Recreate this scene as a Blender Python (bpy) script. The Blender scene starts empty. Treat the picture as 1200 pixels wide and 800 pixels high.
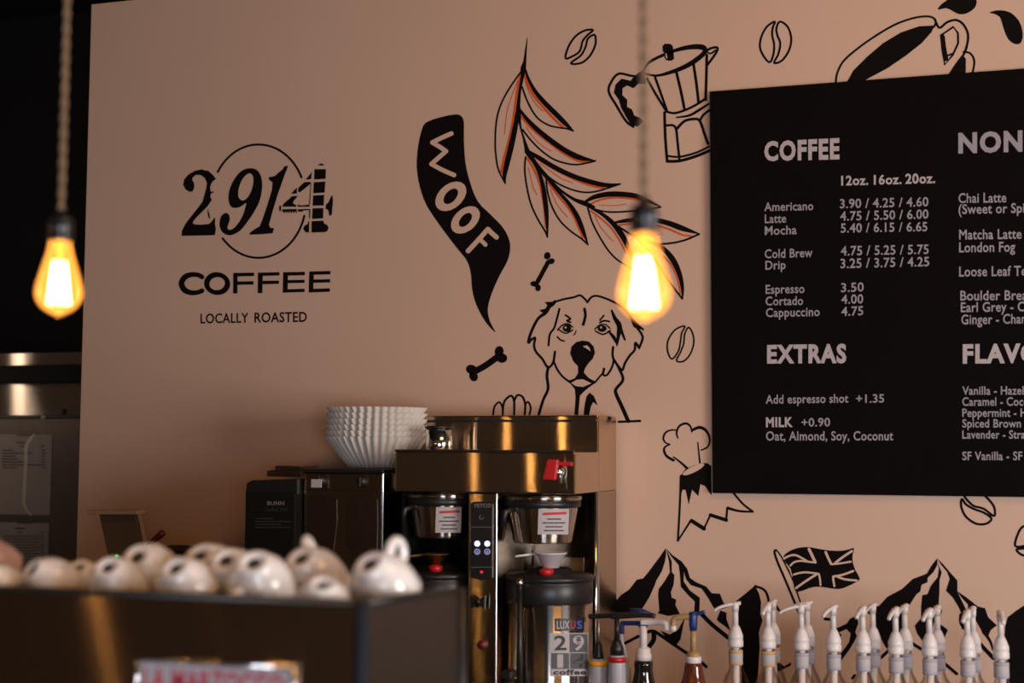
import bpy, bmesh, math, random
from mathutils import Vector, Matrix
from mathutils.geometry import tessellate_polygon

random.seed(4)
SC = bpy.context.scene
COL = SC.collection
PI = math.pi

# ------------------------------------------------------------------ camera
FPX = 1667.0                       # 50 mm on a 36 mm frame, 1200 px wide
EYE = Vector((0.0, 0.0, 1.58))
_H = Vector((-5227.0, -107.0, FPX)).normalized()      # the wall's left direction seen by the camera
_V = Vector((141.0, 21900.0, FPX)).normalized()       # the plumb line seen by the camera
_X = -_H
_Z = (_V - _X * _V.dot(_X)).normalized()
_Y = _X.cross(_Z) * -1.0
if _Y.z < 0:
    _Y = -_Y
RIGHT = Vector((_X.x, _Y.x, _Z.x))
UP = Vector((_X.y, _Y.y, _Z.y))
FWD = Vector((_X.z, _Y.z, _Z.z))
cam_data = bpy.data.cameras.new('camera')
cam = bpy.data.objects.new('camera', cam_data)
COL.objects.link(cam)
cam.matrix_world = Matrix(((RIGHT.x, UP.x, -FWD.x, EYE.x), (RIGHT.y, UP.y, -FWD.y, EYE.y),
                           (RIGHT.z, UP.z, -FWD.z, EYE.z), (0, 0, 0, 1)))
cam_data.sensor_width = 36.0
cam_data.lens = FPX / 1200.0 * 36.0
cam_data.clip_start = 0.05
cam_data.dof.use_dof = True
cam_data.dof.focus_distance = 4.45
cam_data.dof.aperture_fstop = 2.6
SC.camera = cam

# ------------------------------------------------------------------ view, world, daylight
SC.view_settings.view_transform = 'Standard'
SC.view_settings.look = 'None'
SC.view_settings.gamma = 1.0
SC.view_settings.use_curve_mapping = False
SC.view_settings.exposure = 0.0
SC.cycles.use_denoising = True
SC.cycles.sample_clamp_indirect = 4.0
SC.cycles.max_bounces = 8
w = bpy.data.worlds.new('world')
SC.world = w
w.use_nodes = True
w.node_tree.nodes['Background'].inputs[0].default_value = (0.6, 0.75, 1.0, 1)
w.node_tree.nodes['Background'].inputs[1].default_value = 0.05


def window_light(name, loc, aim, sx, sy, power, color, spread=180):
    l = bpy.data.lights.new(name, 'AREA')
    l.shape = 'RECTANGLE'
    l.size = sx
    l.size_y = sy
    l.energy = power
    l.color = color
    l.spread = math.radians(spread)
    o = bpy.data.objects.new(name, l)
    COL.objects.link(o)
    o.location = loc
    o.rotation_euler = (Vector(aim) - Vector(loc)).to_track_quat('-Z', 'Y').to_euler()
    return o


window_light('daylight_side_window', (3.35, 1.25, 1.60), (-0.9, 3.6, 1.6), 1.7, 1.4, 132, (1.0, 0.94, 0.89))
window_light('daylight_front_window', (1.0, -1.62, 1.15), (-0.7, 1.65, 1.42), 1.5, 1.1, 86, (0.80, 0.86, 1.0))
window_light('warm_ceiling_lamp', (0.9, 1.5, 3.9), (-1.7, 4.0, 1.0), 1.4, 0.7, 19, (1.0, 0.47, 0.14), 130)
window_light('added_kitchen_light', (-4.70, 4.85, 2.0), (-4.5, 5.55, 1.9), 0.06, 0.6, 1.2, (1.0, 0.80, 0.62))  # unseen strip light, added to lift the dark appliance and streak its steel

# ------------------------------------------------------------------ helpers


def ray(px, py):
    return RIGHT * ((px - 600.0) / FPX) + UP * ((400.0 - py) / FPX) + FWD


def at_y(px, py, Y):
    d = ray(px, py)
    return EYE + d * (Y / d.y)


def at_z(px, py, Z):
    d = ray(px, py)
    return EYE + d * ((Z - EYE.z) / d.z)


def at_depth(px, py, D):
    return EYE + ray(px, py) * D


def plane_y(Y):
    return lambda px, py: at_y(px, py, Y)


def on_cyl(cx, cy, r):
    def hit(px, py):
        d = ray(px, py)
        a = d.x * d.x + d.y * d.y
        ox, oy = EYE.x - cx, EYE.y - cy
        b = 2 * (d.x * ox + d.y * oy)
        c = ox * ox + oy * oy - r * r
        t = (-b - math.sqrt(max(0.0, b * b - 4 * a * c))) / (2 * a)
        return EYE + d * t
    return hit


def lin(r, g, b):
    f = lambda c: (c / 255 / 12.92) if c / 255 <= 0.04045 else ((c / 255 + 0.055) / 1.055) ** 2.4
    return (f(r), f(g), f(b))


def mat(name, color, rough=0.5, metal=0.0, noise=0.0, nscale=40.0, bump=0.0, bscale=200.0, aniso=0.0,
        emit=None, estr=0.0, coat=0.0, stretch=None, spec=0.5, arot=0.0):
    m = bpy.data.materials.new(name)
    m.use_nodes = True
    nt = m.node_tree
    b = nt.nodes['Principled BSDF']
    b.inputs['Base Color'].default_value = (*color, 1)
    b.inputs['Roughness'].default_value = rough
    b.inputs['Metallic'].default_value = metal
    b.inputs['Specular IOR Level'].default_value = spec
    b.inputs['Coat Weight'].default_value = coat
    if aniso:
        b.inputs['Anisotropic'].default_value = aniso
        b.inputs['Anisotropic Rotation'].default_value = arot
        tg = nt.nodes.new('ShaderNodeTangent')
        tg.direction_type = 'RADIAL'
        tg.axis = 'Z'
        nt.links.new(tg.outputs[0], b.inputs['Tangent'])
    tc = nt.nodes.new('ShaderNodeTexCoord')
    mp = nt.nodes.new('ShaderNodeMapping')
    nt.links.new(tc.outputs['Object'], mp.inputs[0])
    if stretch:
        mp.inputs['Scale'].default_value = stretch
    n = nt.nodes.new('ShaderNodeTexNoise')
    n.inputs['Scale'].default_value = nscale
    n.inputs['Detail'].default_value = 4
    nt.links.new(mp.outputs[0], n.inputs['Vector'])
    if noise:
        mr = nt.nodes.new('ShaderNodeMapRange')
        mr.inputs['To Min'].default_value = 1 - noise
        mr.inputs['To Max'].default_value = 1 + noise
        nt.links.new(n.outputs['Fac'], mr.inputs['Value'])
        mx = nt.nodes.new('ShaderNodeVectorMath')
        mx.operation = 'SCALE'
        mx.inputs[0].default_value = color
        nt.links.new(mr.outputs[0], mx.inputs['Scale'])
        nt.links.new(mx.outputs[0], b.inputs['Base Color'])
    if bump:
        n2 = nt.nodes.new('ShaderNodeTexNoise')
        n2.inputs['Scale'].default_value = bscale
        nt.links.new(mp.outputs[0], n2.inputs['Vector'])
        bp = nt.nodes.new('ShaderNodeBump')
        bp.inputs['Strength'].default_value = bump
        bp.inputs['Distance'].default_value = 0.002
        nt.links.new(n2.outputs['Fac'], bp.inputs['Height'])
        nt.links.new(bp.outputs[0], b.inputs['Normal'])
    if emit:
        b.inputs['Emission Color'].default_value = (*emit, 1)
        b.inputs['Emission Strength'].default_value = estr
    return m


def brushed(name, color, rough, aniso, noise=0.06):
    """steel with a horizontal grain: reflections draw out into upright streaks"""
    m = bpy.data.materials.new(name)
    m.use_nodes = True
    nt = m.node_tree
    nt.nodes.clear()
    out = nt.nodes.new('ShaderNodeOutputMaterial')
    g = nt.nodes.new('ShaderNodeBsdfAnisotropic')
    g.inputs['Roughness'].default_value = rough
    g.inputs['Anisotropy'].default_value = aniso
    tg = nt.nodes.new('ShaderNodeTangent')
    tg.direction_type = 'RADIAL'
    tg.axis = 'Z'
    nt.links.new(tg.outputs[0], g.inputs['Tangent'])
    tc = nt.nodes.new('ShaderNodeTexCoord')
    mp = nt.nodes.new('ShaderNodeMapping')
    mp.inputs['Scale'].default_value = (0.5, 0.5, 40)
    n = nt.nodes.new('ShaderNodeTexNoise')
    n.inputs['Scale'].default_value = 12
    mr = nt.nodes.new('ShaderNodeMapRange')
    mr.inputs['To Min'].default_value = 1 - noise
    mr.inputs['To Max'].default_value = 1 + noise
    vm = nt.nodes.new('ShaderNodeVectorMath')
    vm.operation = 'SCALE'
    vm.inputs[0].default_value = color
    nt.links.new(tc.outputs['Object'], mp.inputs[0])
    nt.links.new(mp.outputs[0], n.inputs['Vector'])
    nt.links.new(n.outputs['Fac'], mr.inputs['Value'])
    nt.links.new(mr.outputs[0], vm.inputs['Scale'])
    nt.links.new(vm.outputs[0], g.inputs['Color'])
    nt.links.new(g.outputs[0], out.inputs[0])
    return m


def glassy(name, tint, refl=0.5, rough=0.02, emit=None, estr=0.0, dens=0.0, body=None):
    """thin clear sheet: tinted see-through, fresnel reflection, optional glow or milky body"""
    m = bpy.data.materials.new(name)
    m.use_nodes = True
    nt = m.node_tree
    nt.nodes.clear()
    out = nt.nodes.new('ShaderNodeOutputMaterial')
    tr = nt.nodes.new('ShaderNodeBsdfTransparent')
    tr.inputs[0].default_value = (*tint, 1)
    gl = nt.nodes.new('ShaderNodeBsdfGlossy')
    gl.inputs['Roughness'].default_value = rough
    lw = nt.nodes.new('ShaderNodeLayerWeight')
    lw.inputs[0].default_value = 0.25
    mm = nt.nodes.new('ShaderNodeMath')
    mm.operation = 'MULTIPLY'
    mm.inputs[1].default_value = refl
    nt.links.new(lw.outputs['Fresnel'], mm.inputs[0])
    mx = nt.nodes.new('ShaderNodeMixShader')
    nt.links.new(mm.outputs[0], mx.inputs[0])
    first = tr
    if dens:
        df = nt.nodes.new('ShaderNodeBsdfDiffuse')
        df.inputs[0].default_value = (*(body or tint), 1)
        m2 = nt.nodes.new('ShaderNodeMixShader')
        m2.inputs[0].default_value = dens
        nt.links.new(tr.outputs[0], m2.inputs[1])
        nt.links.new(df.outputs[0], m2.inputs[2])
        first = m2
    nt.links.new(first.outputs[0], mx.inputs[1])
    nt.links.new(gl.outputs[0], mx.inputs[2])
    last = mx
    if emit:
        em = nt.nodes.new('ShaderNodeEmission')
        em.inputs[0].default_value = (*emit, 1)
        em.inputs[1].default_value = estr
        ad = nt.nodes.new('ShaderNodeAddShader')
        nt.links.new(mx.outputs[0], ad.inputs[0])
        nt.links.new(em.outputs[0], ad.inputs[1])
        last = ad
    nt.links.new(last.outputs[0], out.inputs[0])
    return m


class MB:
    """collects shapes given in world coordinates; build() links them as one mesh object"""

    def __init__(s):
        s.bm = bmesh.new()

    def add(s, verts, faces, mi=0, smooth=False, mtx=None):
        vs = [s.bm.verts.new((mtx @ Vector(v)) if mtx else Vector(v)) for v in verts]
        for f in faces:
            try:
                fc = s.bm.faces.new([vs[i] for i in f])
                fc.material_index = mi
                fc.smooth = smooth
            except ValueError:
                pass
        return s

    def box(s, a, b, bev=0.0, mi=0, mtx=None, seg=2):
        t = bmesh.new()
        x0, x1 = sorted((a[0], b[0]))
        y0, y1 = sorted((a[1], b[1]))
        z0, z1 = sorted((a[2], b[2]))
        vs = [t.verts.new((x, y, z)) for x in (x0, x1) for y in (y0, y1) for z in (z0, z1)]
        for f in ((0, 1, 3, 2), (4, 6, 7, 5), (0, 4, 5, 1), (2, 3, 7, 6), (0, 2, 6, 4), (1, 5, 7, 3)):
            t.faces.new([vs[i] for i in f])
        if bev:
            bmesh.ops.bevel(t, geom=t.edges[:], offset=bev, segments=seg, profile=0.5, affect='EDGES')
        return s.merge(t, mi, mtx)

    def merge(s, t, mi=0, mtx=None, smooth=False):
        t.verts.index_update()
        vs = [v.co.copy() for v in t.verts]
        fs = [[v.index for v in f.verts] for f in t.faces]
        t.free()
        return s.add(vs, fs, mi, smooth, mtx)

    def prism(s, pts, z0, z1, bev=0.0, mi=0, mtx=None):
        """pts: footprint (x, y); z1 may be a list of heights"""
        t = bmesh.new()
        n = len(pts)
        zz = z1 if isinstance(z1, (list, tuple)) else [z1] * n
        lo = [t.verts.new((p[0], p[1], z0)) for p in pts]
        hi = [t.verts.new((p[0], p[1], zz[i])) for i, p in enumerate(pts)]
        t.faces.new(lo[::-1])
        t.faces.new(hi)
        for i in range(n):
            t.faces.new([lo[i], lo[(i + 1) % n], hi[(i + 1) % n], hi[i]])
        bmesh.ops.recalc_face_normals(t, faces=t.faces[:])
        if bev:
            bmesh.ops.bevel(t, geom=t.edges[:], offset=bev, segments=2, profile=0.5, affect='EDGES')
        return s.merge(t, mi, mtx)

    def lathe(s, prof, c=(0, 0, 0), n=32, mi=0, mtx=None, flute=None):
        """prof: (r, z) from one end to the other"""
        vs, fs = [], []
        for k, (r, z) in enumerate(prof):
            for i in range(n):
                a = 2 * PI * i / n
                rr = r
                if flute:
                    rr = r * (1 + flute(k, i))
                vs.append((c[0] + rr * math.cos(a), c[1] + rr * math.sin(a), c[2] + z))
        for k in range(len(prof) - 1):
            for i in range(n):
                j = (i + 1) % n
                fs.append((k * n + i, k * n + j, (k + 1) * n + j, (k + 1) * n + i))
        if prof[0][0] > 1e-6 and not flute:
            fs.append(tuple(range(n))[::-1])
        if prof[-1][0] > 1e-6 and not flute:
            fs.append(tuple(range((len(prof) - 1) * n, len(prof) * n)))
        return s.add(vs, fs, mi, True, mtx)

    def tube(s, pts, r, n=10, mi=0, closed=False, mtx=None, caps=True):
        pts = [Vector(p) for p in pts]
        m = len(pts)
        rs = r if isinstance(r, (list, tuple)) else [r] * m
        vs, fs = [], []
        prev = None
        for i, p in enumerate(pts):
            if closed:
                t = pts[(i + 1) % m] - pts[i - 1]
            else:
                t = pts[min(i + 1, m - 1)] - pts[max(i - 1, 0)]
            t.normalize()
            if prev is None:
                u = t.cross(Vector((0.13, 0.21, 1.0)))
                if u.length < 1e-3:
                    u = t.cross(Vector((1, 0, 0)))
            else:
                u = prev - t * prev.dot(t)
            u.normalize()
            prev = u
            v = t.cross(u)
            for k in range(n):
                a = 2 * PI * k / n
                vs.append(p + (u * math.cos(a) + v * math.sin(a)) * rs[i])
        for i in range(m if closed else m - 1):
            j = (i + 1) % m
            for k in range(n):
                l = (k + 1) % n
                fs.append((i * n + k, i * n + l, j * n + l, j * n + k))
        if not closed and caps:
            fs.append(tuple(range(n))[::-1])
            fs.append(tuple(range((m - 1) * n, m * n)))
        return s.add(vs, fs, mi, True, mtx)

    def poly(s, loops, mp, mi=0):
        """flat filled outline; loops are pixel outlines, mp puts a pixel on its surface"""
        if isinstance(loops[0][0], (int, float)):
            loops = [loops]
        tri = tessellate_polygon([[Vector((p[0], p[1], 0)) for p in l] for l in loops])
        flat = [p for l in loops for p in l]
        return s.add([mp(*p) for p in flat], tri, mi)

    def build(s, name, mats, parent=None, merge=False):
        if merge:
            bmesh.ops.remove_doubles(s.bm, verts=s.bm.verts[:], dist=1e-5)
        me = bpy.data.meshes.new(name)
        if parent is not None:
            off = parent.matrix_basis.translation.copy()
            p = parent.parent
            while p is not None:
                off += p.matrix_basis.translation
                p = p.parent
            bmesh.ops.translate(s.bm, verts=s.bm.verts[:], vec=-off)
        s.bm.normal_update()
        s.bm.to_mesh(me)
        s.bm.free()
        for m in (mats if isinstance(mats, (list, tuple)) else [mats]):
            me.materials.append(m)
        o = bpy.data.objects.new(name, me)
        COL.objects.link(o)
        if parent is not None:
            o.parent = parent
        return o


def fix_normals(o):
    b = bmesh.new()
    b.from_mesh(o.data)
    bmesh.ops.recalc_face_normals(b, faces=b.faces[:])
    b.to_mesh(o.data)
    b.free()
    return o


def tag(o, label=None, cat=None, group=None, kind=None):
    if label:
        o['label'] = label
    if cat:
        o['category'] = cat
    if group:
        o['group'] = group
    if kind:
        o['kind'] = kind
    return o


def empty(name, loc, label, cat, group=None):
    o = bpy.data.objects.new(name, None)
    o.empty_display_size = 0.05
    COL.objects.link(o)
    o.location = loc
    return tag(o, label, cat, group)


KIDS = {}


def dup(root, label=None):
    def cp(o, par):
        c = o.copy()
        COL.objects.link(c)
        if par is not None:
            c.parent = par
        for ch in list(o.children):
            cp(ch, c)
        return c
    r = cp(root, None)
    if label:
        r['label'] = label
    return r


def crop(ox, oy, s):
    def f(*pts):
        return [(ox + p[0] / s, oy + p[1] / s) for p in pts]
    f.s = s
    return f


def catmull(pts, sub=6, closed=False):
    n = len(pts)
    if n < 3:
        return list(pts)
    out = []
    rng = range(n) if closed else range(n - 1)
    for i in rng:
        if closed:
            p = [pts[(i + k) % n] for k in (-1, 0, 1, 2)]
        else:
            p = [pts[max(i - 1, 0)], pts[i], pts[i + 1], pts[min(i + 2, n - 1)]]
        for j in range(sub):
            t = j / sub
            out.append(tuple(0.5 * (2 * b + (c - a) * t + (2 * a - 5 * b + 4 * c - d) * t * t + (3 * b - a - 3 * c + d) * t ** 3)
                             for a, b, c, d in zip(*p)))
    if not closed:
        out.append(tuple(pts[-1]))
    return out


_LIFT = [0]


def lifted(mp):
    """each brush stroke lies a hair above the one painted before it"""
    _LIFT[0] = (_LIFT[0] + 1) % 12
    e = _LIFT[0] * 0.000016

    def f(px, py, extra=0.0):
        p = mp(px, py)
        return p + (EYE - p).normalized() * (e + extra)
    return f


def stroke(mb, pts, w, mp, mi=0, closed=False, smooth=True):
    """a brushed line: ribbon of changing width on the surface mp"""
    mp = lifted(mp)
    ws = list(w) if isinstance(w, (list, tuple)) else [w] * len(pts)
    if len(ws) != len(pts):                     # a few widths spread along the line
        k = len(ws) - 1
        ws = [ws[min(int(i * k / (len(pts) - 1)), k - 1)] * (1 - (i * k / (len(pts) - 1) - min(int(i * k / (len(pts) - 1)), k - 1)))
              + ws[min(int(i * k / (len(pts) - 1)), k - 1) + 1] * (i * k / (len(pts) - 1) - min(int(i * k / (len(pts) - 1)), k - 1))
              for i in range(len(pts))]
    p3 = [(p[0], p[1], q) for p, q in zip(pts, ws)]
    if smooth:
        p3 = catmull(p3, 5, closed)
    n = len(p3)
    L, R = [], []
    for i in range(n):
        if closed:
            a, b = p3[i - 1], p3[(i + 1) % n]
        else:
            a, b = p3[max(i - 1, 0)], p3[min(i + 1, n - 1)]
        tx, ty = b[0] - a[0], b[1] - a[1]
        l = math.hypot(tx, ty) or 1
        nx, ny = -ty / l, tx / l
        h = max(p3[i][2], 0.2) / 2
        L.append((p3[i][0] + nx * h, p3[i][1] + ny * h))
        R.append((p3[i][0] - nx * h, p3[i][1] - ny * h))
    vs = [mp(*p) for p in L + R]
    fs = [(i, (i + 1) % n, n + (i + 1) % n, n + i) for i in range(n if closed else n - 1)]
    mb.add(vs, fs, mi)
    if not closed:
        for i in (0, n - 1):
            disc(mb, p3[i][0], p3[i][1], max(p3[i][2], 0.2) / 2, lambda px, py: mp(px, py, 0.000008), mi)


def disc(mb, x, y, r, mp, mi=0, ry=None, rot=0.0, n=18):
    ry = ry or r
    vs = []
    for k in range(n):
        a = 2 * PI * k / n
        u, v = r * math.cos(a), ry * math.sin(a)
        vs.append(mp(x + u * math.cos(rot) - v * math.sin(rot), y + u * math.sin(rot) + v * math.cos(rot)))
    mb.add(vs, [tuple(range(n))], mi)


_TXT = {}


def glyphs(body, bold=0.0):
    key = (body, bold)
    if key in _TXT:
        return _TXT[key]
    cu = bpy.data.curves.new('lettering', 'FONT')
    cu.body = body
    cu.offset = bold * 0.8
    cu.space_character = 1.0 + bold * 2.4
    cu.resolution_u = 3
    o = bpy.data.objects.new('lettering', cu)
    COL.objects.link(o)
    dg = bpy.context.evaluated_depsgraph_get()
    ev = o.evaluated_get(dg)
    me = ev.to_mesh()
    vs = [(v.co.x, v.co.y) for v in me.vertices]
    fs = [tuple(p.vertices) for p in me.polygons]
    ev.to_mesh_clear()
    bpy.data.objects.remove(o)
    bpy.data.curves.remove(cu)
    _TXT[key] = (vs, fs)
    return vs, fs


CAPH = max(v[1] for v in glyphs('H')[0])


def text(mb, body, x0, y0, x1, y1, h, mp, mi=0, bold=0.0, h1=None, slant=0.0):
    vs, fs = glyphs(body, bold)
    a = min(v[0] for v in vs)
    b = max(v[0] for v in vs)
    out = []
    for vx, vy in vs:
        u = (vx - a) / (b - a)
        hh = h + ((h1 or h) - h) * u
        out.append(mp(x0 + u * (x1 - x0) + slant * vy, y0 + u * (y1 - y0) - vy / CAPH * hh))
    mb.add(out, fs, mi)
    return mb

# ------------------------------------------------------------------ materials
WALLC = (0.60, 0.405, 0.305)
M = {}
M['wall'] = mat('wall_paint', WALLC, 0.75, noise=0.05, nscale=1.6, bump=0.05, bscale=300)
M['black_paint'] = mat('black_mural_paint', (0.007, 0.005, 0.005), 0.8, noise=0.2, nscale=30, spec=0.04)
M['orange_paint'] = mat('orange_mural_paint', (0.62, 0.095, 0.018), 0.65, noise=0.15, nscale=50, spec=0.2)
M['board'] = mat('black_board', (0.0055, 0.0042, 0.004), 0.85, noise=0.15, nscale=8, spec=0.03)
M['chalk'] = mat('pale_lettering', (0.30, 0.27, 0.31), 0.85, noise=0.25, nscale=60)
M['chalk_warm'] = mat('pale_warm_lettering', (0.42, 0.37, 0.39), 0.85, noise=0.2, nscale=60)
M['darkroom'] = mat('black_room_paint', (0.006, 0.006, 0.007), 0.8, noise=0.2, nscale=4)
M['floor'] = mat('concrete_floor', (0.10, 0.075, 0.055), 0.5, noise=0.25, nscale=3)
M['cafe_wall'] = mat('brown_cafe_wall', (0.34, 0.255, 0.19), 0.8, noise=0.15, nscale=2)
M['counter'] = mat('dark_worktop', (0.05, 0.04, 0.035), 0.35, noise=0.2, nscale=20)
M['steel'] = brushed('brushed_steel', (0.64, 0.54, 0.43), 0.125, 0.88)
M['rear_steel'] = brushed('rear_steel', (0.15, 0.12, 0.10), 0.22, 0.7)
M['appliance_steel'] = brushed('appliance_steel', (0.40, 0.34, 0.29), 0.26, 0.85)
M['steel_side'] = brushed('brushed_steel_side', (0.50, 0.43, 0.37), 0.30, 0.6)
M['steel_dark'] = brushed('dark_brushed_steel', (0.48, 0.39, 0.30), 0.18, 0.8)
M['server_steel'] = brushed('server_steel', (0.62, 0.57, 0.52), 0.24, 0.75)
M['chrome'] = mat('chrome', (0.75, 0.73, 0.70), 0.12, 1.0, noise=0.02, nscale=20)
M['black'] = mat('black_plastic', (0.012, 0.011, 0.011), 0.38, noise=0.15, nscale=30)
M['black_matte'] = mat('matte_black', (0.007, 0.006, 0.006), 0.7, noise=0.2, nscale=30, spec=0.2)
M['red'] = mat('red_plastic', (0.50, 0.012, 0.015), 0.35, noise=0.08, nscale=30)
M['red_dark'] = mat('dark_red_plastic', (0.13, 0.008, 0.012), 0.4, noise=0.1, nscale=30)
M['white'] = mat('white_porcelain', (0.80, 0.78, 0.78), 0.12, noise=0.02, nscale=20, coat=0.5)
M['white_plastic'] = mat('white_plastic', (0.74, 0.68, 0.67), 0.35, noise=0.03, nscale=30)
M['label'] = mat('white_paper_label', (0.46, 0.43, 0.44), 0.7, noise=0.04, nscale=60)
M['label_ink'] = mat('label_ink', (0.05, 0.045, 0.05), 0.7, noise=0.1, nscale=60)
M['label_red'] = mat('label_red_ink', (0.50, 0.03, 0.04), 0.7, noise=0.1, nscale=60)
M['paper'] = mat('filter_paper', (0.74, 0.68, 0.62), 0.9, noise=0.04, nscale=80)
M['sheet'] = mat('notice_paper', (0.40, 0.33, 0.29), 0.85, noise=0.05, nscale=20)
M['tape'] = mat('brown_tape', (0.12, 0.09, 0.075), 0.4, noise=0.1, nscale=20)

# ------------------------------------------------------------------ the room
WY = 4.31                                    # face of the mural wall
WX0 = at_y(107, 5, WY).x                     # its free left end
WZ1 = at_y(107, 5, WY).z
RX = 3.4
LX = -6.5


def struct(name, mb, m):
    return tag(mb.build(name, m), kind='structure')


struct('floor', MB().box((LX, -1.7, -0.1), (RX, 7.2, 0.0)), M['floor'])
struct('ceiling', MB().box((LX, -1.7, 4.2), (RX, 7.2, 4.3)), M['darkroom'])
wall_back = struct('wall_back', MB().box((WX0, WY, 0), (RX + 0.1, WY + 0.14, WZ1), 0.002), M['wall'])
struct('wall_kitchen', MB().box((LX, 7.2, 0), (RX, 7.3, 4.2)), M['darkroom'])
struct('wall_left', MB().box((LX - 0.1, -1.7, 0), (LX, 7.3, 4.2)), M['cafe_wall'])
mb = MB()
for y0, y1 in ((-1.7, 0.3), (2.2, WY)):
    mb.box((RX, y0, 0), (RX + 0.1, y1, 4.2))
mb.box((RX, 0.3, 0), (RX + 0.1, 2.2, 0.85)).box((RX, 0.3, 2.35), (RX + 0.1, 2.2, 4.2))
struct('wall_right', mb, M['cafe_wall'])
mb = MB()
mb.box((LX, -1.8, 0), (0.2, -1.7, 4.2)).box((1.8, -1.8, 0), (RX, -1.7, 4.2))
mb.box((0.2, -1.8, 0), (1.8, -1.7, 0.55)).box((0.2, -1.8, 1.75), (1.8, -1.7, 4.2))
struct('wall_front', mb, M['cafe_wall'])

# ------------------------------------------------------------------ painted mural, part of the wall
PO, PB, PT = plane_y(WY - 0.0006), plane_y(WY - 0.0010), plane_y(WY - 0.0014)
MURAL = [M['black_paint'], M['orange_paint'], M['wall']]


class Art:
    def __init__(s, c):
        s.c, s.mb = c, MB()

    def k(s, w, *pts, smooth=True, closed=False):        # black brush stroke, width in crop units
        ww = [x * 1.3 / s.c.f for x in w] if isinstance(w, (list, tuple)) else w * 1.3 / s.c.f
        stroke(s.mb, s.c(*pts), ww, PB, 0, closed, smooth)
        return s

    def o(s, w, *pts):
        stroke(s.mb, s.c(*pts), w / s.c.f, PO, 1)
        return s

    def t(s, w, *pts):
        stroke(s.mb, s.c(*pts), w / s.c.f, PT, 2)
        return s

    def fill(s, *pts, smooth=0):
        p = s.c(*pts)
        s.mb.poly(catmull(p, smooth, True) if smooth else p, PB, 0)
        return s

    def tan(s, *pts, smooth=0):
        p = s.c(*pts)
        s.mb.poly(catmull(p, smooth, True) if smooth else p, PT, 2)
        return s

    def dot(s, x, y, r, ry=None, rot=0.0, tan=False):
        (p,) = s.c((x, y))
        disc(s.mb, p[0], p[1], r / s.c.f, PT if tan else PB, 2 if tan else 0, (ry or r) / s.c.f, rot)
        return s

    def done(s, name, label):
        return tag(s.mb.build(name, MURAL, wall_back), label)


class CropS:
    def __init__(s, ox, oy, f):
        s.ox, s.oy, s.f = ox, oy, f

    def __call__(s, *pts):
        return [(s.ox + p[0] / s.f, s.oy + p[1] / s.f) for p in pts]


# --- logo
g = CropS(205, 160, 5.333)
h = CropS(295, 160, 5.333)
a = Art(g)
a.fill((95, 346), (68, 332), (52, 302), (58, 268), (85, 236), (125, 214), (168, 204), (185, 211), (208, 213), (238, 240), (258, 264),
       (240, 276), (226, 296), (220, 318), (224, 345), (240, 340), (242, 348), (224, 358), (222, 380), (231, 395), (200, 440), (160, 480),
       (128, 512), (113, 532), (113, 543), (128, 549), (170, 550), (215, 545), (234, 525), (246, 505), (252, 512), (251, 545), (256, 580),
       (250, 616), (120, 619), (42, 620), (44, 588), (65, 545), (100, 500), (140, 450), (172, 408), (182, 372), (194, 330), (200, 290), (186, 257),
       (160, 240), (130, 240), (112, 255), (107, 270), (119, 288), (122, 315), (112, 340))
a.k([2, 7, 7], (205, 455), (210, 480), (216, 508))
outer = catmull(g((345, 430), (334, 380), (345, 320), (375, 260), (415, 215), (460, 198), (505, 204), (533, 235), (545, 285), (543, 340), (528, 405), (495, 470),
                  (455, 530), (410, 585), (365, 612), (330, 615), (300, 600), (282, 570), (280, 530), (292, 493), (316, 477), (336, 486), (343, 515),
                  (335, 545), (328, 568), (342, 583), (370, 570), (400, 535), (425, 490), (438, 450), (445, 415), (410, 438), (372, 446)), 3, True)
hole = catmull(g((395, 365), (400, 320), (420, 270), (445, 240), (470, 229), (488, 248), (490, 290), (475, 345), (450, 385), (425, 399), (405, 390)), 3, True)
a.mb.poly([outer, hole], PB, 0)
a.c = h
a.fill((228, 183), (205, 185), (192, 206), (170, 222), (148, 244), (130, 250), (108, 252), (106, 266), (116, 276), (130, 285), (127, 330), (100, 420), (70, 510), (50, 560),
       (28, 572), (8, 586), (-12, 600), (-14, 613), (60, 610), (130, 604), (140, 571), (116, 570), (108, 550), (130, 470), (160, 370), (195, 270))
for q in (((392, 203), (464, 203), (462, 264), (390, 268)), ((388, 285), (460, 280), (456, 350), (385, 354)),
          ((384, 368), (453, 364), (450, 430), (381, 432)), ((380, 448), (448, 446), (446, 511), (377, 514)),
          ((374, 528), (447, 525), (452, 542), (472, 552), (480, 570), (474, 588), (458, 597), (374, 599)),
          ((360, 530), (358, 600), (336, 597), (322, 578), (330, 556), (350, 546), (352, 530)),
          ((412, 181), (424, 172), (435, 167), (446, 172), (458, 180)),
          ((376, 222), (372, 265), (336, 270)), ((330, 284), (369, 282), (368, 294), (330, 326), (298, 350), (290, 340), (292, 320), (310, 302)),
          ((284, 318), (282, 356), (246, 357), (262, 338)), ((250, 372), (290, 370), (262, 402), (258, 418), (278, 428), (280, 438), (190, 438), (200, 418), (240, 384)),
          ((190, 454), (281, 452), (281, 468), (192, 470)), ((288, 424), (310, 430), (360, 424), (362, 438), (288, 438)), ((288, 454), (360, 452), (354, 460), (322, 462), (314, 470), (288, 468)),
          ((172, 430), (184, 432), (183, 468), (171, 462)), ((368, 290), (372, 290), (364, 424), (358, 424)), ((358, 454), (367, 454), (364, 512), (359, 512)),
          ((505, 367), (508, 400), (501, 488), (485, 495), (478, 458), (461, 450), (465, 424), (482, 408), (494, 376))):
    a.fill(*q)
for k in range(6):
    a.fill((198 + k * 15, 466), (210 + k * 15, 466), (203 + k * 15, 482))
cx, cy, rx, ry = 378, 294, 171, 204
a.c = CropS(180, 140, 3.075)
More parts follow.
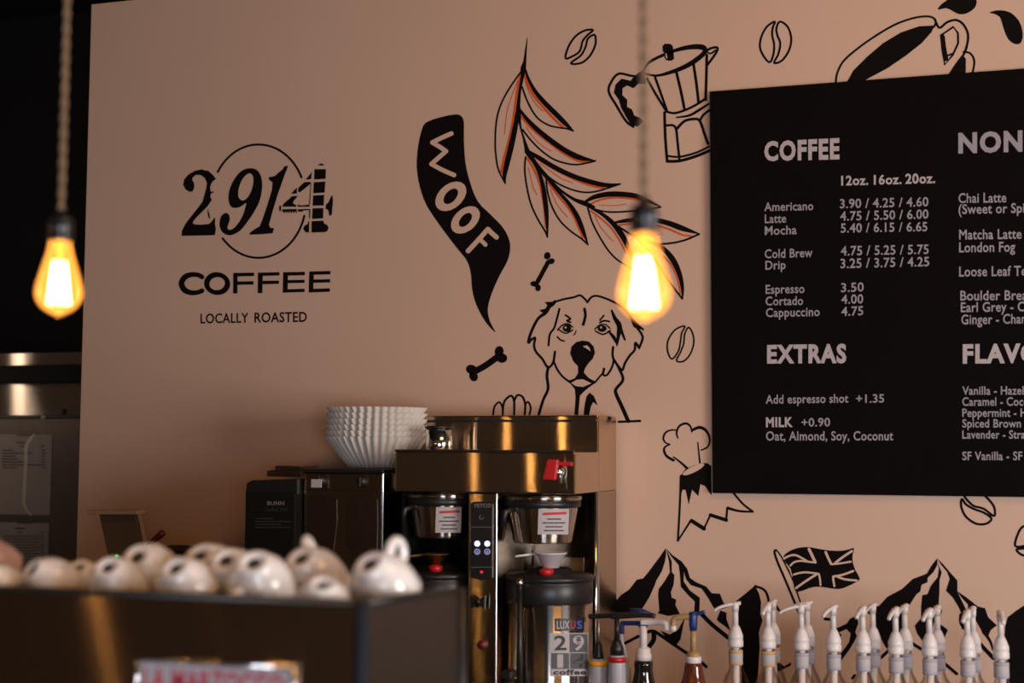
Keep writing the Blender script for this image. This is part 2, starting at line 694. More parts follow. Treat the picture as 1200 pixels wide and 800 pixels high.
a.k(6, *[(cx + rx * math.cos(t), cy + ry * math.sin(t)) for t in [math.radians(-149 + k * 124 / 30) for k in range(31)]])
a.k(6, *[(cx + rx * math.cos(t), cy + ry * math.sin(t)) for t in [math.radians(139 - k * 124 / 30) for k in range(31)]])
a.c = CropS(200, 300, 6)
a.k([26, 25, 27, 31, 31, 31, 27, 25, 26], (220, 146), (190, 132), (145, 130), (102, 147), (76, 190), (98, 238), (145, 257), (190, 255), (221, 243))
a.k([29, 30, 25, 25, 30, 30, 25, 25], *[(327 + 73 * math.cos(t), 193 + 63 * math.sin(t)) for t in [2 * PI * k / 16 for k in range(16)]], closed=True)
a.fill((440, 118), (587, 116), (587, 140), (471, 143), (470, 178), (583, 176), (583, 200), (470, 202), (470, 262), (439, 263))
a.fill((614, 116), (765, 113), (765, 136), (648, 139), (646, 173), (762, 172), (762, 195), (646, 198), (645, 260), (612, 261))
a.fill((792, 113), (944, 110), (944, 134), (825, 137), (824, 168), (942, 166), (942, 188), (824, 190), (823, 233), (942, 229), (942, 252), (788, 257))
a.fill((975, 108), (1124, 104), (1124, 128), (1007, 131), (1006, 164), (1122, 162), (1122, 185), (1004, 188), (1003, 230), (1120, 226), (1119, 250), (970, 256))
text(a.mb, 'LOCALLY', 235, 378.7, 291.3, 377.7, 11, PB, 0, 0.022)
text(a.mb, 'ROASTED', 298.3, 377.6, 359.7, 376.7, 11.2, PB, 0, 0.022)
a.done('logo_lettering', 'black painted logo 2914 in a thin ring over the words COFFEE and LOCALLY ROASTED')

# --- speech ribbon
a = Art(CropS(480, 120, 2.857))
a.fill((45, 80), (66, 62), (105, 49), (152, 40), (172, 45), (182, 66), (182, 125), (187, 200), (202, 265), (228, 330), (270, 374), (310, 415), (332, 455),
       (337, 490), (327, 532), (300, 582), (275, 640), (262, 690), (269, 732), (288, 770), (255, 735), (225, 680), (210, 628), (205, 570), (192, 530),
       (165, 495), (130, 450), (90, 395), (55, 340), (34, 280), (24, 215), (29, 145), smooth=3)
a.t(15, (140, 104), (108, 118), (76, 134))
a.t(15, (76, 134), (100, 148), (122, 163))
a.t(15, (122, 163), (98, 184), (73, 206))
a.t(15, (73, 206), (110, 226), (149, 243))
for (x, y, r1, r2, i1, i2) in ((138, 314, 60, 40, 31, 18), (187, 393, 56, 37, 28, 16)):
    a.dot(x, y, r1, r2, -0.72, tan=True)
    (p,) = a.c((x, y))
    disc(a.mb, p[0], p[1], i1 / 2.857, plane_y(WY - 0.0018), 0, i2 / 2.857, -0.85)
a.t(16, (196, 497), (232, 458), (262, 424))
a.t(16, (262, 424), (276, 438), (291, 451))
a.t(14, (232, 456), (244, 466), (254, 476))
a.done('speech_ribbon_drawing', 'black painted ribbon with the word WOOF in tan letters')

# --- leaf branch
A_, B_, D_ = CropS(570, 40, 5), CropS(570, 160, 5), CropS(680, 200, 5)
a = Art(A_)
a.k([3, 8, 14, 24, 13, 10, 11, 22, 9, 11, 24], (240, 24), (232, 90), (225, 160), (216, 202), (210, 260), (198, 330), (190, 400), (188, 450), (200, 540), (222, 620), (241, 690))
a.k([8, 8, 8, 8, 8, 8, 8, 5], (210, 212), (160, 280), (110, 360), (75, 440), (58, 520), (52, 620), (55, 700), (70, 790), (110, 876))
a.k([8, 12, 18, 24, 26, 24, 18, 5], (210, 220), (196, 330), (184, 450), (166, 560), (142, 670), (118, 770), (106, 830), (111, 876))
a.o(16, (202, 240), (185, 310), (172, 400), (155, 520), (130, 630), (100, 745), (86, 810))
a.o(5, (190, 260), (150, 360), (120, 460), (107, 585))
a.k([8, 14, 20, 24, 22, 4], (225, 195), (248, 265), (290, 340), (350, 410), (425, 485), (470, 530), (512, 568))
a.k(8, (210, 310), (235, 380), (270, 450), (310, 500), (370, 535), (430, 548), (470, 553), (508, 566))
a.o(15, (224, 235), (240, 290), (280, 362), (335, 430), (400, 500), (450, 545))
a.o(5, (228, 280), (260, 360), (300, 420), (335, 452))
a.k([10, 18, 22, 24, 24, 24, 3], (195, 440), (240, 500), (300, 560), (380, 625), (460, 680), (545, 722), (642, 742))
a.k(8, (213, 560), (260, 620), (320, 680), (390, 730), (460, 755), (530, 764), (600, 752), (640, 742))
a.o(15, (205, 480), (240, 525), (300, 582), (385, 648), (465, 705), (540, 742), (600, 746))
a.o(5, (230, 540), (280, 610), (330, 655), (380, 685))
a.c = B_
a.k([24, 12, 20, 12, 14, 22, 12], (240, 88), (296, 160), (350, 232), (430, 310), (510, 365), (572, 390), (630, 412))
a.k([12, 20, 22, 22, 22, 20, 4], (245, 85), (310, 125), (400, 180), (500, 228), (600, 262), (700, 284), (785, 276))
a.k(8, (285, 160), (330, 205), (370, 240), (430, 280), (500, 310), (570, 326), (640, 322), (710, 302), (785, 277))
a.o(13, (262, 105), (330, 150), (420, 203), (520, 252), (610, 286), (690, 303))
a.o(5, (310, 155), (380, 205), (440, 245), (505, 270))
a.k(8, (230, 120), (225, 190), (235, 280), (260, 390), (300, 480), (345, 555), (358, 588))
a.k([10, 14, 18, 22, 18, 4], (240, 105), (290, 170), (325, 260), (344, 370), (354, 470), (359, 590))
a.o(13, (240, 128), (278, 190), (312, 275), (332, 370), (343, 460), (348, 530))
a.o(5, (245, 180), (260, 240), (275, 300), (295, 340))
a.k(8, (350, 255), (360, 330), (385, 410), (430, 490), (490, 550), (560, 600), (595, 632))
a.k([10, 14, 18, 22, 20, 4], (360, 250), (420, 320), (482, 390), (528, 460), (562, 540), (596, 632))
a.o(12, (360, 268), (415, 340), (472, 408), (515, 475), (545, 545), (565, 592))
a.o(5, (375, 310), (400, 370), (430, 420), (475, 470))
a.c = D_
a.k([10, 20, 24, 24, 22, 16, 3], (20, 188), (80, 155), (160, 138), (250, 138), (330, 149), (400, 178), (476, 212))
a.k(8, (40, 208), (120, 235), (200, 242), (290, 237), (380, 228), (470, 213))
a.o(12, (55, 198), (110, 173), (190, 158), (270, 160), (350, 174), (400, 193))
a.o(5, (110, 200), (160, 204), (220, 202), (270, 195))
a.k(8, (45, 220), (70, 300), (110, 380), (160, 460), (210, 515), (265, 552), (330, 592))
a.k([10, 16, 22, 26, 22, 16, 4], (50, 210), (130, 255), (192, 308), (240, 370), (272, 430), (300, 500), (330, 592))
a.o(11, (60, 235), (125, 283), (185, 340), (232, 412), (268, 480))
a.o(5, (85, 265), (120, 330), (160, 380), (195, 415))
a.k([8, 18, 22, 22, 24, 24, 4], (190, 306), (270, 292), (350, 286), (440, 290), (520, 308), (600, 338), (700, 370))
a.k(9, (230, 330), (300, 375), (370, 410), (450, 428), (540, 423), (620, 404), (697, 371))
a.o(12, (230, 318), (290, 312), (380, 310), (465, 324), (540, 350), (600, 376), (650, 382))
a.o(5, (440, 375), (482, 371))
a.k([8, 16, 20, 26, 22, 16, 5], (300, 372), (400, 410), (485, 455), (542, 520), (580, 600), (598, 680), (600, 752))
a.k(8, (330, 400), (390, 455), (445, 530), (510, 632), (560, 700), (598, 750))
a.o(10, (488, 500), (530, 548), (562, 612), (580, 680), (586, 720))
a.done('leaf_branch_drawing', 'painted leaf branch with black outlines and orange edges')

# --- dog
a = Art(CropS(610, 330, 4.706))
a.k([16, 12, 12, 12, 14, 6], (46, 332), (52, 298), (72, 248), (100, 200), (138, 172), (165, 138))
a.fill((104, 156), (138, 148), (148, 130), (134, 112), (178, 110), (190, 98), (200, 112), (184, 132), (160, 148), (140, 172), (118, 170))
a.k(9, (186, 112), (240, 96), (292, 86), (328, 75), (352, 92), (370, 113))
a.k(9, (370, 113), (390, 86), (420, 78), (470, 92), (530, 120), (570, 150), (612, 200), (640, 232), (676, 263))
a.fill((606, 205), (632, 222), (676, 262), (650, 262), (624, 250))
a.k(10, (640, 250), (664, 282), (674, 312), (655, 364))
a.k(10, (655, 366), (634, 336), (630, 376), (602, 408), (576, 450), (562, 487), (540, 465), (516, 432), (508, 400), (511, 360))
a.k(10, (46, 332), (80, 308), (75, 350), (86, 386), (120, 425), (152, 472), (180, 445), (190, 386))
a.k(9, (184, 440), (202, 482), (230, 520), (265, 548), (300, 570))
a.k(12, (153, 470), (146, 520), (152, 590), (126, 650), (100, 735))
a.k([10, 12, 12, 14, 16, 17], (516, 430), (545, 480), (565, 540), (528, 590), (528, 620), (560, 690), (594, 768))
a.k(10, (542, 772), (600, 770), (660, 767))
a.k(8, (415, 550), (440, 520), (458, 498))
a.k(9, (458, 498), (462, 474), (456, 512), (478, 513), (504, 472), (515, 430))
a.k(9, (215, 150), (202, 200), (186, 255), (162, 290), (155, 350))
a.k(12, (353, 150), (358, 188), (346, 236))
a.k([8, 16, 22, 16, 6], (503, 158), (520, 200), (545, 242), (541, 292), (532, 352))
a.k([16, 8], (548, 250), (562, 285), (576, 320))
a.k([6, 14, 14], (484, 272), (508, 298), (532, 335))
a.dot(256, 256, 24, 21)
a.k(6, (205, 266), (230, 240), (260, 231), (288, 250)).k(6, (214, 266), (250, 284), (288, 266)).k(8, (248, 184), (276, 205), (256, 214), (276, 224))
a.k(7, (204, 304), (220, 320), (240, 327)).k(5, (306, 270), (303, 284), (293, 293))
a.dot(450, 258, 25, 19)
a.k(6, (410, 262), (435, 240), (466, 235), (494, 257)).k(7, (414, 272), (455, 290), (496, 270)).k(7, (460, 186), (438, 212)).k(8, (438, 226), (460, 215), (490, 219))
a.dot(248, 252, 6, tan=True).dot(444, 252, 6, tan=True)
a.fill((274, 395), (281, 358), (307, 333), (342, 324), (378, 330), (403, 356), (411, 392), (398, 425), (374, 450), (356, 478), (349, 500),
       (376, 530), (420, 554), (378, 582), (345, 610), (328, 628), (318, 737), (297, 737), (304, 640), (300, 592), (262, 546), (300, 532), (318, 503), (317, 466), (292, 440))
a.tan((279, 558), (310, 540), (345, 538), (391, 560), (345, 580), (305, 575))
a.tan((343, 356), (365, 350), (381, 364), (386, 384), (370, 372))
a.fill((348, 737), (354, 680), (364, 632), (381, 611), (405, 630), (426, 681), (400, 664), (388, 690), (378, 737))
a.c = CropS(540, 330, 4)
a.k(7, (152, 622), (158, 586), (180, 564), (196, 590), (197, 622)).k(8, (197, 602), (205, 560), (235, 534), (250, 560), (250, 622))
a.k(8, (250, 560), (265, 532), (290, 540), (302, 575), (300, 622)).k(7, (302, 575), (316, 563), (328, 590), (322, 622))
a.done('dog_drawing', 'black line drawing of a shaggy dog peeking up with one paw')

# --- bones
a = Art(CropS(540, 330, 4))
a.k(23, (70, 418), (120, 390), (172, 352)).dot(50, 411, 26, 22, 0.3).dot(60, 443, 24, 20, 1.2).dot(180, 326, 21, 25, 0.2).dot(193, 358, 25, 22)
a.done('bone_drawing', 'small black painted bone below the ribbon tip')
a = Art(CropS(570, 160, 5))
a.k(20, (362, 735), (330, 795), (290, 868)).dot(357, 698, 19, 22, 0.2).dot(380, 730, 21, 17, -0.4).dot(278, 862, 20, 16, 0.2).dot(303, 886, 16, 20, 0.2)
a.done('bone_drawing', 'small black painted bone beside the branch')


# --- coffee beans
def bean(c, left, right, label, w=6):
    a = Art(c)
    a.k(w, *left, closed=True).k(w, *right, closed=True)
    a.done('coffee_bean_drawing', label)


m5 = CropS(640, 0, 3.637)
bean(m5, ((200, 128), (165, 130), (125, 155), (95, 200), (83, 248), (112, 240), (140, 222), (150, 200), (156, 175), (176, 150)),
     ((205, 148), (178, 165), (168, 200), (148, 236), (105, 270), (150, 268), (185, 240), (207, 200), (212, 170)), 'outlined coffee bean drawing near the branch tip', 7)
bean(m5, ((975, 92), (940, 115), (915, 165), (915, 215), (950, 265), (968, 235), (972, 190), (964, 150), (966, 118)),
     ((997, 92), (982, 120), (986, 150), (998, 185), (990, 230), (972, 268), (1005, 258), (1035, 215), (1045, 165), (1030, 115)), 'outlined coffee bean drawing above the menu corner', 7)
bean(CropS(540, 330, 4), ((1050, 208), (1005, 225), (972, 275), (970, 325), (990, 362), (1020, 325), (1030, 280), (1036, 240)),
     ((1068, 214), (1050, 245), (1045, 290), (1030, 330), (1012, 370), (1045, 372), (1075, 340), (1092, 290), (1088, 245)), 'outlined coffee bean drawing left of the menu', 6)
b5 = CropS(940, 560, 3.335)
bean(b5, ((632, 60), (665, 105), (710, 120), (750, 148), (752, 118), (735, 90), (700, 62)),
     ((625, 82), (622, 110), (640, 150), (680, 178), (720, 178), (740, 158), (710, 135), (670, 120), (640, 102)), 'outlined coffee bean drawing under the menu', 7)
bean(b5, ((867, 188), (845, 215), (833, 264), (870, 265), (905, 250), (925, 225), (905, 195)),
     ((838, 280), (860, 300), (900, 305), (925, 280), (925, 252), (900, 272), (865, 275)), 'outlined coffee bean drawing above the right mountain', 7)

# --- moka pot
a = Art(m5)
a.k([7, 9, 10, 12, 16, 18, 15, 16, 15, 12, 8, 7], (415, 302), (440, 265), (500, 234), (560, 212), (620, 200), (668, 202), (676, 222), (640, 255), (590, 285), (530, 308), (470, 322), (418, 312), closed=True)
a.fill((496, 196), (506, 186), (530, 187), (540, 196), (546, 250), (535, 259), (515, 258), (504, 246), (506, 226), (498, 220))
a.tan((508, 228), (513, 228), (517, 250), (511, 246))
a.k(8, (684, 216), (704, 205), (730, 203), (724, 226), (688, 276)).k(6, (686, 222), (702, 228), (722, 214))
a.k(8, (430, 335), (470, 405), (514, 476)).k(8, (465, 330), (490, 400), (515, 472)).k(9, (555, 305), (575, 390), (590, 466)).k(9, (628, 270), (640, 350), (650, 436)).k(9, (685, 235), (683, 330), (680, 425))
a.k(8, (510, 474), (545, 482), (590, 470), (640, 446), (682, 418)).k([5, 8, 9, 6], (556, 500), (610, 492), (650, 470), (694, 442))
a.k(9, (505, 480), (508, 580), (516, 686)).k(8, (508, 535), (540, 534), (554, 550), (560, 600), (568, 676)).k(9, (558, 548), (590, 516), (630, 507), (655, 515), (675, 570), (690, 612))
a.k(8, (655, 515), (670, 490), (695, 470)).k(7, (515, 664), (570, 668), (640, 650), (695, 624)).k(10, (516, 687), (570, 685), (640, 665), (695, 642))
a.k([8, 8, 8, 8, 8], (412, 330), (360, 322), (310, 314), (280, 345), (267, 390), (300, 450), (340, 515), (372, 540))
a.fill((415, 296), (378, 322), (360, 344), (322, 335), (296, 360), (289, 395), (310, 425), (320, 460), (342, 500), (360, 530), (390, 540), (414, 520),
       (405, 504), (376, 492), (366, 466), (345, 455), (346, 425), (325, 405), (326, 376), (345, 364), (372, 376), (395, 356), (425, 360))
a.done('moka_pot_drawing', 'black line drawing of a tilted stovetop coffee pot')

# --- tilted cup with drips
a = Art(CropS(880, 0, 3.75))
a.k(7, (372, 372), (380, 320), (410, 265), (480, 205), (560, 150), (640, 105), (720, 78), (780, 72), (808, 84), (812, 102), (802, 120))
a.fill((415, 372), (450, 310), (510, 250), (580, 190), (660, 142), (740, 115), (806, 112), (795, 140), (750, 190), (680, 245), (600, 300), (515, 345), (470, 372))
a.k(8, (808, 84), (828, 122), (862, 98), (902, 88), (936, 110), (955, 160), (940, 230), (905, 280), (862, 345))
a.k(7, (835, 155), (890, 118), (910, 145), (911, 190), (888, 240), (852, 285), (842, 220), closed=True, smooth=False)
a.k(16, (842, 162), (848, 210), (857, 258)).k(6, (865, 244), (885, 236))
a.k(7, (935, 228), (965, 235), (982, 270), (972, 330))
a.fill((930, 240), (945, 258), (944, 325), (860, 340), (905, 285))
a.fill((822, 42), (838, 18), (862, 0), (890, -32), (950, -40), (990, -6), (985, 32), (950, 58), (915, 62), (885, 48), (858, 36), smooth=3)
a.fill((1048, 55), (1090, 45), (1140, 55), (1180, 95), (1195, 150), (1186, 188), (1160, 193), (1130, 170), (1110, 122), (1096, 78), (1072, 62), smooth=3)
a.done('spilling_cup_drawing', 'black painted tilted cup of coffee with two drips above the menu')

# --- volcano
a = Art(CropS(760, 480, 4.705))
a.k([12, 10, 6], (137, 278), (100, 255), (86, 225), (92, 204), (118, 191)).k([6, 9, 6], (116, 190), (92, 180), (82, 155), (95, 125), (125, 112), (156, 112))
a.k([6, 9, 10, 6], (162, 156), (155, 125), (170, 90), (205, 75), (230, 90), (240, 122)).k([12, 14, 10, 8, 6], (245, 110), (280, 97), (310, 108), (330, 135), (338, 170), (325, 205), (290, 223))
a.k([6, 12], (138, 260), (180, 292), (216, 326)).k([5, 8], (272, 180), (278, 240), (286, 315))
a.fill((175, 368), (200, 330), (250, 306), (300, 293), (325, 294), (346, 310), (348, 470), (335, 455), (312, 420), (286, 410), (275, 476), (240, 440), (222, 522), (205, 442), (188, 440), (178, 470))
a.tan(*[(248 + 66 * math.cos(t) * math.cos(-0.46) - 17 * math.sin(t) * math.sin(-0.46), 328 + 66 * math.cos(t) * math.sin(-0.46) + 17 * math.sin(t) * math.cos(-0.46)) for t in [2 * PI * k / 24 for k in range(24)]])
a.k(9, (178, 365), (173, 520), (162, 722)).k([7, 9], (162, 722), (235, 608), smooth=False).k(17, (238, 612), (306, 655)).k(8, (306, 655), (342, 578)).k(15, (342, 580), (430, 608)).k(9, (428, 610), (435, 540)).k([12, 8], (436, 541), (500, 558), (576, 562)).k(9, (574, 560), (520, 518), (466, 455))
a.done('volcano_drawing', 'black line drawing of a smoking volcano by the menu corner')

# --- mountains
a = Art(CropS(715, 630, 4.706))
a.fill((306, 58), (270, 110), (210, 190), (182, 224), (148, 230), (105, 285), (60, 315), (30, 350), (30, 420), (120, 420), (180, 386), (215, 330), (245, 265), (255, 235), (285, 185), (303, 130), (309, 85))
a.fill((308, 60), (325, 130), (330, 190), (300, 240), (268, 282), (265, 320), (272, 400), (262, 415), (320, 430), (385, 420), (360, 370), (365, 340), (340, 330), (335, 300), (350, 260), (355, 205), (340, 188), (340, 130), (322, 88))
a.fill((308, 58), (345, 95), (395, 130), (425, 170), (440, 220), (475, 245), (530, 268), (560, 305), (606, 308), (625, 356), (652, 380), (588, 402), (568, 380), (540, 330), (505, 280), (445, 260), (420, 230),
       (406, 186), (406, 240), (440, 290), (495, 330), (492, 422), (463, 412), (468, 352), (430, 315), (390, 270), (385, 200), (378, 150), (340, 106))
a.k(18, (505, 420), (560, 476), (648, 548)).fill((588, 450), (608, 400), (642, 412), (642, 448), (668, 520), (640, 492), (598, 462))
a.k(13, (80, 582), (155, 543)).k(14, (205, 520), (240, 514), (290, 545), (340, 580), (430, 640)).k(20, (240, 520), (240, 562), (214, 600))
a.fill((275, 510), (330, 532), (375, 505), (412, 440), (388, 560), (365, 592), (330, 576)).k(14, (505, 688), (530, 710))
a.c = CropS(850, 660, 5.714)
a.fill((60, 262), (130, 205), (200, 148), (225, 200), (240, 260), (235, 340), (250, 380), (225, 460), (230, 560), (215, 830), (110, 830), (105, 500), (80, 400))
a.k(12, (200, 152), (240, 165), (270, 187), (287, 230), (296, 272), (340, 285), (362, 316), (388, 320))
a.fill((345, 640), (392, 690), (440, 660), (440, 682), (350, 726))
a.done('mountain_drawing', 'black painted mountain with tan streaks between brewer and flag')
a = Art(CropS(980, 640, 5))
a.fill((592, 70), (560, 110), (530, 160), (450, 190), (385, 250), (300, 295), (250, 350), (180, 350), (158, 376), (200, 400), (240, 500), (290, 590), (306, 606), (330, 552), (385, 500), (390, 420),
       (425, 350), (470, 280), (492, 265), (500, 225), (535, 210), (535, 185), (570, 150), (592, 108))
a.fill((592, 72), (602, 130), (595, 180), (555, 230), (535, 280), (505, 285), (498, 350), (498, 420), (460, 465), (475, 510), (520, 575), (552, 556), (570, 450), (600, 440), (620, 380), (600, 335), (605, 270), (605, 200), (618, 152), (600, 108))
a.fill((596, 452), (625, 465), (655, 490), (625, 552), (590, 522))
a.fill((592, 70), (630, 108), (670, 155), (710, 200), (710, 266), (762, 372), (738, 402), (715, 350), (680, 295), (643, 260), (665, 190), (650, 150), (615, 108))
a.fill((706, 260), (760, 296), (830, 352), (872, 362), (890, 415), (942, 462), (905, 490), (888, 536), (860, 515), (845, 480), (815, 430), (772, 372), (772, 340), (735, 300))
a.k(18, (808, 528), (860, 590), (922, 655)).k([14, 8], (880, 520), (905, 560), (917, 604)).k(15, (732, 400), (730, 440), (747, 478))
a.k(14, (440, 565), (500, 602)).k(14, (640, 690), (706, 746)).k(14, (262, 652), (312, 606))
a.fill((0, 512), (0, 480), (62, 452), (80, 424), (120, 404), (130, 450), (112, 500), (122, 530), (80, 600), (20, 682), (18, 640), (76, 560), (85, 510), (60, 484))
a.k(12, (95, 772), (108, 755)).k(13, (-65, 425), (-25, 430), (-10, 445)).k(13, (-28, 470), (-5, 500), (22, 520))
a.done('mountain_drawing', 'black painted snow peak behind the row of white pumps')
a = Art(CropS(980, 640, 5))
a.fill((1110, 340), (1050, 380), (1005, 415), (990, 470), (985, 560), (1000, 620), (1000, 830), (1960, 830), (1830, 720), (1760, 700), (1660, 580), (1560, 520), (1470, 400), (1380, 350), (1290, 250), (1240, 215), (1200, 270), (1160, 300))
a.done('mountain_drawing', 'solid black painted mountain at the right edge')

# --- flag
a = Art(CropS(895, 630, 8.89))
a.fill((204, 200), (250, 150), (320, 115), (400, 98), (480, 97), (560, 112), (680, 130), (800, 135), (880, 122), (942, 107), (926, 180), (930, 260), (957, 340), (1002, 425), (960, 462), (880, 502), (800, 531), (720, 529), (640, 516),
       (560, 509), (480, 521), (340, 566), (310, 470), (280, 320), (235, 270), smooth=2)
a.t(21, (212, 215), (270, 186), (330, 180), (390, 206), (450, 242)).t(20, (278, 288), (320, 252), (390, 240), (460, 248), (540, 257)).t(30, (472, 118), (500, 175), (535, 250))
a.t(26, (645, 148), (672, 210), (702, 270)).t(20, (705, 275), (800, 265), (908, 248)).t(25, (748, 258), (830, 196), (918, 138))
a.t(20, (314, 382), (380, 364), (450, 359), (565, 373)).t(20, (575, 378), (586, 430), (592, 492)).t(24, (336, 524), (430, 456), (550, 380))
a.t(22, (722, 410), (728, 455), (736, 502)).t(22, (724, 402), (820, 385), (932, 345)).t(22, (772, 406), (850, 432), (968, 444))
a.k(18, (130, 128), (112, 150), (150, 265), (230, 450), (330, 690), (386, 830), (440, 950)).k(11, (130, 126), (175, 180), (212, 250), (300, 430), (346, 560), (400, 720), (455, 850), (495, 950))
a.k(8, (225, 265), (262, 330), (302, 440)).t(10, (236, 272), (272, 335), (296, 400))
a.done('flag_drawing', 'black painted waving flag with a double cross on a slanted pole')

# ------------------------------------------------------------------ menu board
BY = WY - 0.022
p0, p1 = at_y(832, 107, BY), at_y(833, 577.5, BY)
bx0, bz1, bz0 = p0.x, p0.z, p1.z
board = empty('menu_board', (bx0 + 1.22, BY, bz0), 'large black menu board with pale lettering on the mural wall', 'menu')
MB().box((bx0, BY, bz0), (bx0 + 2.44, WY - 0.003, bz1), 0.002).build('panel', M['board'], board)
BP = plane_y(BY - 0.0012)


def menu(name, m, bold, *lines):
    for (s, x0, y0, x1, y1, hh, *r) in lines:
        mb = MB()
        text(mb, s, x0, y0, x1, y1, hh, BP, 0, bold, *r)
        mb.build(name, m, board)


menu('heading', M['chalk_warm'], 0.055, ('COFFEE', 895.6, 187.6, 983.8, 185.2, 20.5, 22.2), ('EXTRAS', 898.9, 424.7, 991.8, 424.1, 19.4, 20.2), ('FLAVORS', 1128.2, 424.7, 1252, 423.5, 20.2, 20.8))
menu('heading', M['chalk'], 0.055, ('NONCOFFEE', 1123, 178.6, 1318, 172.6, 21.6, 23.6))
menu('size_heading', M['chalk_warm'], 0.035, ('12oz.', 985.8, 217, 1017.5, 216.2, 10.6), ('16oz.', 1024, 216, 1056.5, 215.2, 10.6), ('20oz.', 1061, 215, 1096, 214.2, 11))
menu('milk_heading', M['chalk_warm'], 0.05, ('MILK', 897.6, 499.9, 929, 499.6, 10.4))
menu('item_line', M['chalk'], 0.02,
     ('Americano', 895.6, 247.2, 953.1, 245.9, 9.8), ('Latte', 896.2, 261.2, 921.3, 260.5, 9.8), ('Mocha', 896.2, 275.2, 933.6, 274, 10),
     ('Cold Brew', 896.2, 302.4, 952.1, 300.8, 10), ('Drip', 896.9, 315.8, 920.6, 315, 10), ('Espresso', 897.2, 344, 942.7, 342.9, 10),
     ('Cortado', 897.2, 357.7, 941.1, 357, 10), ('Cappuccino', 897.5, 371.3, 960.6, 369.9, 10),
     ('Add espresso shot', 897.3, 472.7, 994.1, 471.4, 9.8), ('Oat, Almond, Soy, Coconut', 897.6, 515.9, 1046.7, 515.6, 10.4),
     ('Chai Latte', 1123.2, 237.6, 1179.3, 236.8, 11), ('(Sweet or Spicy)', 1123.2, 250.6, 1218, 248.6, 11), ('Matcha Latte', 1124, 280.4, 1197.2, 279.4, 11.2),
     ('London Fog', 1124, 295.4, 1189.7, 294.5, 11.2), ('Loose Leaf Tea', 1124, 323.7, 1209, 322.6, 11.2), ('Boulder Breakfast', 1125.4, 351.8, 1232, 350.9, 11),
     ('Earl Grey - Ch', 1125.9, 365.5, 1208, 364.3, 11), ('Ginger - Cham', 1126.5, 379.8, 1206, 378.6, 11),
     ('Vanilla - Hazelnut', 1127.7, 462.3, 1217, 462, 9.6), ('Caramel - Coconut', 1127.7, 475.2, 1222, 475, 9.6), ('Peppermint - H', 1127.7, 488.2, 1203, 488, 9.4),
     ('Spiced Brown S', 1127.7, 500.6, 1206, 500.6, 9.4), ('Lavender - Straw', 1127.7, 513.6, 1210, 513.6, 9.4), ('SF Vanilla - SF', 1127.7, 538.8, 1198, 538.8, 9.6))
menu('price_line', M['chalk'], 0.02,
     ('3.90 / 4.25 / 4.60', 984.2, 243.9, 1088, 241.4, 10.4), ('4.75 / 5.50 / 6.00', 984.6, 258.4, 1088, 255.8, 10.4), ('5.40 / 6.15 / 6.65', 985.3, 272.4, 1086.8, 270.6, 10.4),
     ('4.75 / 5.25 / 5.75', 985.3, 299.2, 1088.3, 297.2, 10.6), ('3.25 / 3.75 / 4.25', 984.9, 314, 1088.9, 311.6, 10.6),
     ('3.50', 985.6, 342.1, 1012.2, 341.1, 10.2), ('4.00', 985.9, 355.7, 1011.6, 355.1, 10.2), ('4.75', 985.9, 370, 1011.6, 368.9, 10.2),
     ('+1.35', 1003.2, 471.7, 1036, 471.3, 9.4), ('+0.90', 939.2, 499.6, 972.8, 499.2, 9.6))

# ------------------------------------------------------------------ pendant lamps
M['cord'] = mat('brown_cloth_cord', (0.20, 0.125, 0.07), 0.9, noise=0.4, nscale=300)
M['socket'] = mat('black_bakelite', (0.010, 0.010, 0.012), 0.28, noise=0.1, nscale=60)
M['bulb_glass'] = glassy('amber_bulb_glass', (1.0, 0.86, 0.62), 0.5, 0.03, emit=(1.0, 0.36, 0.055), estr=0.85)
fm = mat('glowing_filament', (0.2, 0.1, 0.05), 0.5, emit=(1.0, 0.62, 0.26), estr=40.0)
M['filament'] = fm
M['filament_bright'] = mat('bright_filament', (0.2, 0.1, 0.05), 0.5, emit=(1.0, 0.62, 0.26), estr=85.0)


